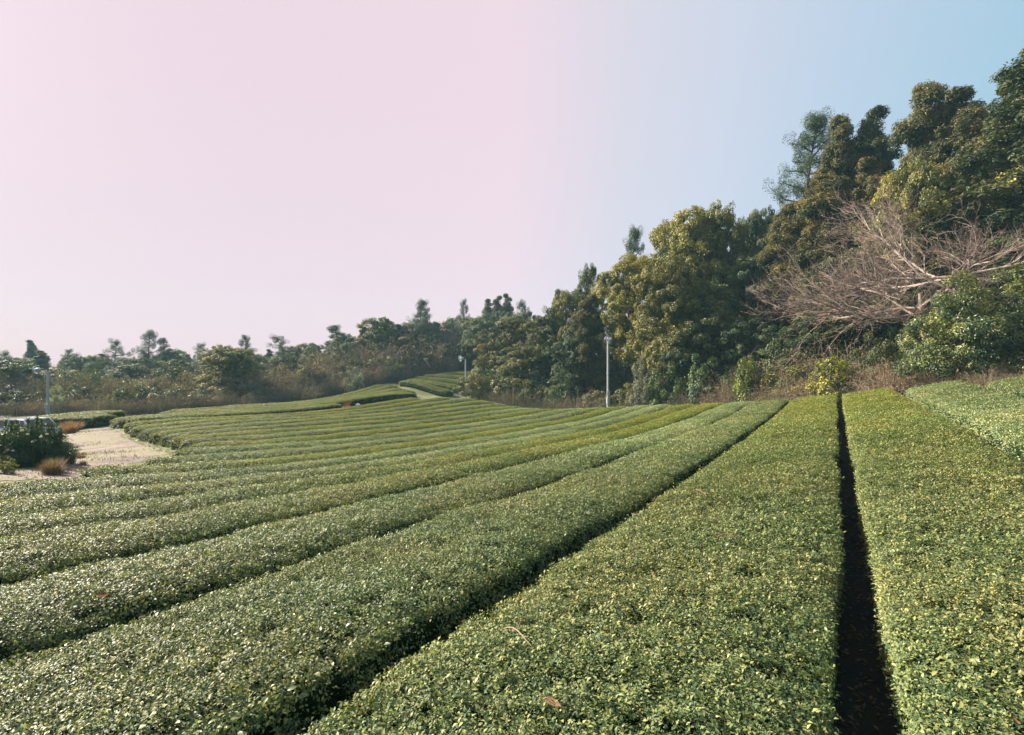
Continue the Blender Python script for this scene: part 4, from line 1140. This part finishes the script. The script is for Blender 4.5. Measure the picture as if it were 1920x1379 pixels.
# ------------------------------------------------------------------ frost-fan poles
def fan_pole(label, u, vtop, d, rad, head_dir, head_off):
    x, y = (u - CX) / F * d, d
    z0 = gz(x, y); H = -(vtop - CY) / F * d - z0
    root = empty("fan_pole", (x, y, z0)); tag(root, label, "fan pole", "frost fan poles in the tea fields")
    mb = MB(); mb.tube([(0, 0, -.3), (0, 0, H * .5), (0, 0, H - .18)], [rad * 1.1, rad, rad * .9], 14, cap=True)
    link("pole", mb.mesh("pole", [M['metal']], True), root)
    mb = MB(); mb.tube([(0, 0, H * .16), (0, 0, H * .16 + .5)], [rad * 1.5] * 2, 12, cap=True); mb.tube([(0, 0, H * .55), (0, 0, H * .55 + .1)], [rad * 1.25] * 2, 12, cap=True)
    link("collar", mb.mesh("collar", [M['metal']], True), root)
    mb = MB(); mb.box((0, -rad * 1.7, H * .30), (.22, .12, .34)); mb.tube([(rad * 1.2, -.02, -.1), (rad * 1.2, -.02, H * .28)], .018, 5)
    link("control_box", mb.mesh("control_box", [M['metal']]), root)
    hd = np.array([math.sin(head_dir), -math.cos(head_dir), -.18]); hd /= np.linalg.norm(hd)
    c = np.array([0, 0, H]) + hd * head_off
    mb = MB(); mb.tube([(0, 0, H - .3), (0, 0, H - .02), c - hd * .1], [rad * .9, rad * .8, .05], 8, cap=True)
    link("bracket", mb.mesh("bracket", [M['darkmetal']], True), root)
    mb = MB()
    mb.tube([c - hd * .16, c - hd * .05, c + hd * .16, c + hd * .2], [.08, .16, .16, .09], 14, cap=True)
    motor = link("motor", mb.mesh("motor", [M['metal']], True), root)
    sa = norm(np.cross(hd, [0, 0, 1])); sb = np.cross(sa, hd)
    mb = MB(); an = np.linspace(0, 2 * math.pi, 25)
    for rr, off in ((.30, .22), (.30, .28), (.16, .30)):
        mb.tube(c + hd * off + rr * (np.cos(an)[:, None] * sa + np.sin(an)[:, None] * sb), .015, 5)
    for a_ in np.linspace(0, 2 * math.pi, 9)[:-1]:
        e = math.cos(a_) * sa + math.sin(a_) * sb
        mb.tube([c + hd * .30 + e * .05, c + hd * .30 + e * .2, c + hd * .28 + e * .30, c + hd * .22 + e * .30], .009, 4)
    link("guard", mb.mesh("guard", [M['metal']], True), root)
    for q in range(3):
        a_ = q * 2.094 + .4; e = math.cos(a_) * sa + math.sin(a_) * sb; g = np.cross(hd, e)
        V = [c + hd * .22 + e * .05 + g * .04, c + hd * .26 + e * .05 - g * .04, c + hd * .27 + e * .27 - g * .09, c + hd * .22 + e * .28 + g * .07]
        V = V + [v + hd * .012 for v in V]
        mb = MB(); mb.add(V, [[3, 2, 1, 0], [4, 5, 6, 7], [0, 1, 5, 4], [1, 2, 6, 5], [2, 3, 7, 6], [3, 0, 4, 7]])
        link("blade", mb.mesh("blade", [M['white']]), root)
    return root
fan_pole("middle grey pole with a round fan head facing the tea rows, before the golden tree", 1140, 636, 40.5, .085, -.15, .25)
fan_pole("slim grey pole with a small fan head beside the small hedge block", 873, 671, 56.5, .075, -.9, .45)
fan_pole("grey pole beyond the dirt track with its fan head held out to one side", 90, 691, 42, .085, -1.35, .65)

# ------------------------------------------------------------------ by the track: parked car, pine bush, dry grass
def build_car():
    x, y = -24.2, 25.2
    root = empty("parked_car", (x, y, gz(x, y)), math.radians(-12))
    tag(root, "white car parked beyond the pine bush, only its roof and dark rear window showing", "car")
    prof = [(-1.65, .32), (-1.68, .55), (-1.62, .82), (-1.0, .90), (-.95, .92), (.55, .95), (1.45, .95), (1.62, .90), (1.68, .60), (1.64, .32)]
    def loft(pts, hw0, hw1, zsplit=.75):
        P = np.array(pts); n = len(P)
        w = np.where(P[:, 1] < .5, hw0 * .97, np.where(P[:, 1] > zsplit, hw1, hw0))
        V = np.r_[np.c_[P[:, 0], -w, P[:, 1]], np.c_[P[:, 0], w, P[:, 1]]]
        Fq = [[i, (i + 1) % n, n + (i + 1) % n, n + i] for i in range(n)]
        return V, Fq, n
    me = bpy.data.meshes.new("body")
    V, Fq, n = loft(prof, .74, .70)
    me.from_pydata(V.tolist(), [], Fq + [list(range(n))[::-1], list(range(n, 2 * n))]); me.materials.append(M['white'])
    body = link("body", me, root)
    bv = body.modifiers.new("soft_edges", 'BEVEL'); bv.width = .05; bv.segments = 3
    cab = [(-.95, .93), (-.45, 1.34), (.0, 1.40), (1.05, 1.38), (1.50, .95)]
    me = bpy.data.meshes.new("cabin")
    P = np.array(cab); n = len(P); w = np.array([.68, .58, .58, .58, .66])
    V = np.r_[np.c_[P[:, 0], -w, P[:, 1]], np.c_[P[:, 0], w, P[:, 1]]]
    me.from_pydata(V.tolist(), [], [[i, (i + 1) % n, n + (i + 1) % n, n + i] for i in range(n)] + [list(range(n))[::-1], list(range(n, 2 * n))]); me.materials.append(M['white'])
    cabin = link("cabin", me, root)
    bv = cabin.modifiers.new("soft_edges", 'BEVEL'); bv.width = .04; bv.segments = 3
    def pane(name, q):
        q = np.array(q, float); nn = norm(np.cross(q[1] - q[0], q[2] - q[0])); mb = MB()
        V = np.r_[q, q + nn * .012]
        mb.add(V, [[3, 2, 1, 0], [4, 5, 6, 7], [0, 1, 5, 4], [1, 2, 6, 5], [2, 3, 7, 6], [3, 0, 4, 7]]); link(name, mb.mesh(name, [M['glass']]), root)
    pane("rear_window", [(1.475, -.56, .99), (1.475, .56, .99), (1.09, .50, 1.355), (1.09, -.50, 1.355)])
    pane("windscreen", [(-.91, .58, .98), (-.91, -.58, .98), (-.49, -.50, 1.315), (-.49, .50, 1.315)])
    for sgn in (-1, 1):
        for x0, x1, a0, a1 in ((-.72, .12, -.38, .12), (.20, .82, .20, .80), (.90, 1.30, .88, 1.06)):
            q = [(x0, sgn * .677, .985), (x1, sgn * .677, .985), (a1, sgn * .592, 1.325), (a0, sgn * .592, 1.325)]
            pane("side_window", q if sgn < 0 else q[::-1])
        for wx in (-1.05, 1.08):
            mb = MB(); mb.tube([(wx, sgn * .60, .28), (wx, sgn * .755, .28)], [.28, .28], 20, cap=True)
            wh = link("wheel", mb.mesh("wheel", [M['tyre']], True), root)
            mb = MB(); mb.tube([(wx, sgn * .75, .28), (wx, sgn * .77, .28)], [.17, .15], 16, cap=True); link("rim", mb.mesh("rim", [M['metal']], True), wh)
        mb = MB(); mb.box((1.665, sgn * .60, .74), (.05, .14, .24)); link("tail_lamp", mb.mesh("tail_lamp", [M['lamp']]), root)
        mb = MB(); mb.box((-.62, sgn * .78, 1.0), (.12, .16, .11)); link("mirror", mb.mesh("mirror", [M['white']]), root)
    mb = MB(); mb.box((1.70, 0, .42), (.08, 1.38, .18)); link("bumper", mb.mesh("bumper", [M['darkmetal']]), root)
build_car()

PROTO['pinebush'] = [None]
def pine_bush(label, x, y, H, R, seed, tint):
    r = np.random.default_rng(seed); mb = MB()
    n = 70
    d = rand_dirs(r, n); d[:, 2] = np.abs(d[:, 2])
    C = d * r.uniform(.5, 1, n)[:, None] * [R, R, H * .82] + [0, 0, .14 * H]
    for i in range(n):
        limb(mb, r, (C[i, 0] * .1, C[i, 1] * .1, 0), C[i], .03, .01, 5, 4, .08)
    V, Ft, tn = leaves_in_clumps(r, C, .26 * np.ones(n), 260, .15, .14, d, .1, 1.0, r.uniform(.1, .6, n), .2, -.7)
    root = empty("pine_bush", (x, y, gz(x, y))); tag(root, label, "bush", "bushes beside the dirt track")
    link("stems", mb.mesh("stems", [M['bark']], True), root)
    o = link("needles", mesh_np("needles", V, Ft, [M['pine']], tn), root); o.color = (*tint, 1); o["kind"] = "stuff"
    for i in range(16):           # upright new shoots
        a = r.uniform(0, 6.283); q = r.uniform(.1, .75) ** .7; px_, py_ = math.cos(a) * q * R, math.sin(a) * q * R
        zt = H * (.14 + .82 * math.sqrt(max(.05, 1 - q * q))); hh = r.uniform(.14, .34)
        ms = MB(); ms.tube([(px_, py_, zt - .25), (px_, py_, zt + hh)], [.012, .006], 4)
        cs = np.c_[np.full(120, px_), np.full(120, py_), zt + r.uniform(-.1, hh, 120)]
        dd = norm(rand_dirs(r, 120) * [1, 1, .3] + [0, 0, .7])
        V, Ft = leaf_tris(cs + dd * .04, rand_dirs(r, 120), dd, np.full(120, .11), np.full(120, .015))
        ms.add(V, Ft, .6)
        s = link("shoot", ms.mesh("shoot", [M['pine']]), root); s.color = (*tint, 1)
bx, by = (52 - CX) / F * 14.6, 14.6
pine_bush("dark green low pine bush with upright shoots beside the dirt track, before the white car", bx, by, 1.22, .98, 3, (.75, .95, .8))
bx2, by2 = (-75 - CX) / F * 14.8, 14.8
pine_bush("dark green low pine bush cut by the left picture edge", bx2, by2, 1.0, .9, 4, (.75, .95, .8))
# flowers of the bush area
rf = np.random.default_rng(15)
for i, (u, v) in enumerate([(41, 808), (52, 815), (61, 829), (77, 820), (24, 846), (88, 815)]):
    d = by - .8
    mb = MB(); p = pix(u, v, d); g0 = gz(p[0], p[1])
    root = empty("flower_stalk", (p[0], p[1], g0))
    tag(root, "pale dried flower head on a thin stalk rising among the pine bush needles", "flower", "dried flowers beside the dirt track")
    h = p[2] - g0
    mb.tube([(rf.normal(0, .08), 0, -.05), (.03, 0, h * .5), (0, 0, h)], [.006, .005, .004], 4, .3); link("stalk", mb.mesh("stalk", [M['dry']]), root)
    nl = 26; dd = rand_dirs(rf, nl); dd[:, 2] = np.abs(dd[:, 2])
    V, Ft = leaf_tris(np.array([0, 0, h]) + dd * .025, dd + rand_dirs(rf, nl) * .4, dd, np.full(nl, .05), np.full(nl, .03))
    mb = MB(); mb.add(V, Ft, .7); link("flower_head", mb.mesh("flower_head", [M['petal']]), root)

# low green plants and dry tufts along the near edge of the track
GT = [grass_tuft(71), grass_tuft(72, H=.6, R=.6), grass_tuft(73, H=1.0, R=.6, n=320)]
def tuft(u, v, sc, tint, label, group, i, wd=1.0):
    x, y = on_ground(u, v)
    o = link("grass_tuft", GT[i % 3][0], None, (x, y, gz(x, y) - .02))
    o.rotation_euler = (0, 0, rb.uniform(0, 6.28)); o.scale = (sc * wd, sc * wd, sc)
    o.color = (*tint, 1)
    tag(o, label, "dry grass", group)
for i in range(12):
    tuft(rb.uniform(48, 112), rb.uniform(870, 892), rb.uniform(.28, .5), tuple(np.array(ORNG) * rb.uniform(.8, 1.2)), "tuft of reddish dry grass between the pine bush and the near tea hedge", "reddish dry grass by the pine bush", i)
for i in range(9):
    tuft(rb.uniform(112, 158), rb.uniform(852, 876), rb.uniform(.22, .4), tuple(np.array(ORNG) * rb.uniform(.8, 1.2)), "low tuft of tan dry grass on the dirt track right of the pine bush", "tan dry grass on the track", i)
for i in range(12):
    tuft(rb.uniform(114, 148), rb.uniform(806, 814), rb.uniform(.55, .8), tuple(np.array((1.3, .95, .8)) * rb.uniform(.85, 1.15)), "clump of orange dry grass before the dark clipped hedge face", "orange dry grass beyond the track", i, 1.2)
for i in range(6):
    tuft(rb.uniform(186, 208), rb.uniform(782, 786), rb.uniform(.7, .9), (1.2, .95, .85), "clump of reddish dry grass where the track meets the far hedges", "reddish dry grass at the far end of the track", i, 1.3)
for i in range(4):
    tuft(rb.uniform(640, 652), rb.uniform(764, 767), rb.uniform(.6, .8), (1.3, .85, .66), "clump of orange dry grass on the small earth patch", "orange dry grass on the earth patch", i, 1.2)
for i, (u, v) in enumerate([(8, 880), (24, 878), (40, 876), (15, 890), (100, 872), (-15, 888), (80, 872)]):
    x, y = on_ground(u, v)
    place('bush', 'low_plant', 'plant', "low leafy green plant in the weeds under the pine bush", u, v - 28, 34, y, (1.5, 1.5, 1.0), "low plants under the pine bush")

# grass blades on the verge
def grass(name, polys, n, seed, h, tint):
    r = np.random.default_rng(seed); pts = []
    for poly in polys:
        P = np.array([on_ground(u, v) for u, v in poly])
        x = r.uniform(P[:, 0].min(), P[:, 0].max(), n * 3); y = r.uniform(P[:, 1].min(), P[:, 1].max(), n * 3)
        k = inside([tuple(p) for p in P], x, y); pts.append(np.c_[x[k], y[k]][:n])
    P = np.concatenate(pts); n = len(P)
    keep = vnoise(P[:, 0] * .8, P[:, 1] * .8, 31) + r.uniform(-.6, .6, n) > -.25
    P = P[keep]; n = len(P)
    B = np.c_[P, ground_z(P[:, 0], P[:, 1]) + .02]
    a = r.uniform(0, 6.283, n); s = np.c_[np.cos(a), np.sin(a), np.zeros(n)] * .014
    tip = B + np.c_[r.normal(0, .06, n), r.normal(0, .06, n), h * r.uniform(.5, 1.2, n)]
    V = np.stack([B + s, B - s, tip], 1).reshape(-1, 3)
    o = link(name, mesh_np(name, V, np.arange(n)[:, None] * 3 + [0, 1, 2], [M['leaf']], np.repeat(np.clip(r.normal(.8, .2, n), 0, 1), 3)))
    o.color = (*tint, 1); return tag(o, kind='stuff')
grass("grass", [[(205, 782), (242, 782), (256, 806), (334, 836), (358, 846), (312, 852), (236, 822), (206, 802)],                 [(700, 728), (742, 722), (845, 745), (890, 738), (960, 768), (820, 748)]], 14000, 41, .08, (.95, 1.05, .8))

rg = np.random.default_rng(91)
tp = np.array(track_poly); gxs = rg.uniform(tp[:, 0].min(), tp[:, 0].max(), 30000); gys = rg.uniform(tp[:, 1].min(), tp[:, 1].max(), 30000)
kp = inside(track_poly, gxs, gys) & (vnoise(gxs * .7, gys * .7, 51) + rg.uniform(-.7, .7, 30000) > 0); gxs, gys = gxs[kp], gys[kp]; ng_ = len(gxs)
C = np.c_[gxs, gys, mesh_z(gxs, gys) + .02]; rr_ = rg.uniform(.004, .016, ng_)
tet = np.array([[1, 0, -.3], [-.5, .87, -.3], [-.5, -.87, -.3], [.1, 0, .7]])
a_ = rg.uniform(0, 6.283, ng_); ca_, sa_ = np.cos(a_), np.sin(a_)
X_ = tet[None, :, 0] * ca_[:, None] - tet[None, :, 1] * sa_[:, None]; Y_ = tet[None, :, 0] * sa_[:, None] + tet[None, :, 1] * ca_[:, None]
V = C[:, None] + np.stack([X_, Y_, np.broadcast_to(tet[None, :, 2], X_.shape)], -1) * rr_[:, None, None]
k_ = np.arange(ng_)[:, None] * 4
tag(link("gravel", mesh_np("gravel", V.reshape(-1, 3), np.concatenate([k_ + [0, 1, 3], k_ + [1, 2, 3], k_ + [2, 0, 3]]), [M['track']])), kind='stuff')
kw = (rg.uniform(size=ng_) < .5) & (vnoise(C[:, 0] * .5, C[:, 1] * .5, 57) > .25)
Pw = C[kw]; nw = len(Pw); aw = rg.uniform(0, 6.283, nw); sw_ = np.c_[np.cos(aw), np.sin(aw), np.zeros(nw)] * .012
tw_ = Pw + np.c_[rg.normal(0, .05, (nw, 2)), rg.uniform(.04, .12, nw)]
wd = link("weeds", mesh_np("weeds", np.stack([Pw + sw_, Pw - sw_, tw_], 1).reshape(-1, 3), np.arange(nw)[:, None] * 3 + [0, 1, 2], [M['dry']], np.repeat(rg.uniform(.3, 1, nw), 3)))
tag(wd, kind='stuff')

# ------------------------------------------------------------------ small things lying about
mb = MB()
r_ = np.random.default_rng(3)
xs, ys = on_ground(671, 762)
d_ = rand_dirs(r_, 60)
from mathutils import geometry as _g
me = bpy.data.meshes.new("white_sack")
import bmesh
bm = bmesh.new(); bmesh.ops.create_icosphere(bm, subdivisions=2, radius=1)
for v in bm.verts:
    k = 1 + .18 * math.sin(v.co.x * 5 + 1) * math.cos(v.co.y * 4) + r_.normal(0, .05); v.co = Vector((v.co.x * .22 * k, v.co.y * .15 * k, max(v.co.z, -.5) * .12 * k + .06))
bm.to_mesh(me); bm.free(); me.materials.append(M['white'])
o = link("sack", me, None, (xs, ys, gz(xs, ys) + .06)); tag(o, "small crumpled white sack lying before the far dark-fronted hedge", "sack")
x2, y2 = on_ground(675, 760)
root = empty("marker_stake", (x2, y2, gz(x2, y2))); tag(root, "short pale marker stake with a rounded top beside the white sack", "stake")
mb = MB(); mb.tube([(0, 0, -.1), (0, 0, .42)], [.02, .02], 8, cap=True); link("post", mb.mesh("post", [M['metal']], True), root)
mb = MB(); mb.tube([(0, 0, .40), (0, 0, .44), (0, 0, .50), (0, 0, .54)], [.03, .07, .07, .03], 10, cap=True); link("cap", mb.mesh("cap", [M['petal']], True), root)


def on_tea(u, v):
    d = np.linspace(1.0, 40, 4000)
    z = -(v - CY) / F * d; g = ground_z((u - CX) / F * d, d) + TEA_H - .02
    k = np.where(z <= g)[0][0]
    return np.array([(u - CX) / F * d[k], d[k], g[k]])


def twig(label, u0, v0, u1, v1, rad, mat, tint):
    a, b = on_tea(u0, v0), on_tea(u1, v1)
    t = np.linspace(0, 1, 7)[:, None]
    P = a + (b - a) * t + np.array([0, 0, 1]) * (.03 + .02 * np.sin(t * 3.1)) + np.array([.0, .02, 0]) * np.sin(t * 5)
    mb = MB(); mb.tube(P - a, np.linspace(rad, rad * .4, 7), 5, .7)
    mb.tube([P[3] - a, P[3] - a + np.array([.02, .05, .03])], [rad * .5, rad * .2], 4, .7)
    o = link("twig", mb.mesh("twig", [M[mat]], True), None, a); o.color = (*tint, 1)
    tag(o, label, "twig")
twig("thin pale curved grass stalk lying on the broad hedge at the bottom middle", 945, 1192, 996, 1220, .004, 'dry', (1.6, 1.5, 1.2))
twig("reddish dry twig lying on the broad hedge left of the straight dark furrow", 1345, 1016, 1388, 1018, .005, 'dry', (1.1, .75, .6))
twig("reddish dead sprig on the broad hedge nearer the brush, left of the dark furrow", 1305, 925, 1324, 936, .006, 'dry', (1.0, .75, .6))


def dead_leaf(label, u, v, L, tint, rz):
    p = on_tea(u, v) + np.array([0, 0, .03])
    V = np.array([[-.5, 0, 0], [-.2, .2, .06], [-.2, 0, 0], [-.2, -.2, .05], [.2, .17, .08], [.2, 0, .03], [.2, -.17, .06], [.5, 0, .10]]) * L
    o = link("dead_leaf", mesh_np("dead_leaf", V, [np.array([[0, 2, 1], [0, 3, 2], [4, 5, 7], [5, 6, 7]]), np.array([[1, 2, 5, 4], [2, 3, 6, 5]])], [M['dry']], np.full(8, .7), True), None, p)
    o.rotation_euler = (.3, .25, rz); o.color = (*tint, 1); tag(o, label, "dead leaf")
dead_leaf("orange dead leaf on the second hedge at the left of the photo", 191, 1127, .06, (1.3, .6, .4), .5)
dead_leaf("pinkish dead leaf on the broad hedge at the bottom middle edge", 1035, 1334, .07, (1.2, .9, .75), -.4)
dead_leaf("orange dead leaf on the broad hedge at the bottom right corner", 1905, 1372, .05, (1.3, .8, .5), 1.0)

# ------------------------------------------------------------------ haze
bm = bmesh.new(); bmesh.ops.create_cube(bm, size=1.0)
x0, x1, y0, y1, z0, z1 = -196, 120, -14, 206, -14, 27
for v in bm.verts: v.co = Vector((x0 + (v.co.x + .5) * (x1 - x0), y0 + (v.co.y + .5) * (y1 - y0), z0 + (v.co.z + .5) * (z1 - z0)))
me = bpy.data.meshes.new("haze"); bm.to_mesh(me); bm.free()
hm = bpy.data.materials.new("haze"); hm.use_nodes = True
hn, hl = hm.node_tree.nodes, hm.node_tree.links
hn.clear()
ho = hn.new("ShaderNodeOutputMaterial"); pv = hn.new("ShaderNodeVolumePrincipled")
pv.inputs["Color"].default_value = (.40, .76, .88, 1); pv.inputs["Density"].default_value = .0006; pv.inputs["Anisotropy"].default_value = -0.05
hl.new(pv.outputs[0], ho.inputs["Volume"])
me.materials.append(hm)
hz = link("haze", me); tag(hz, kind='stuff')
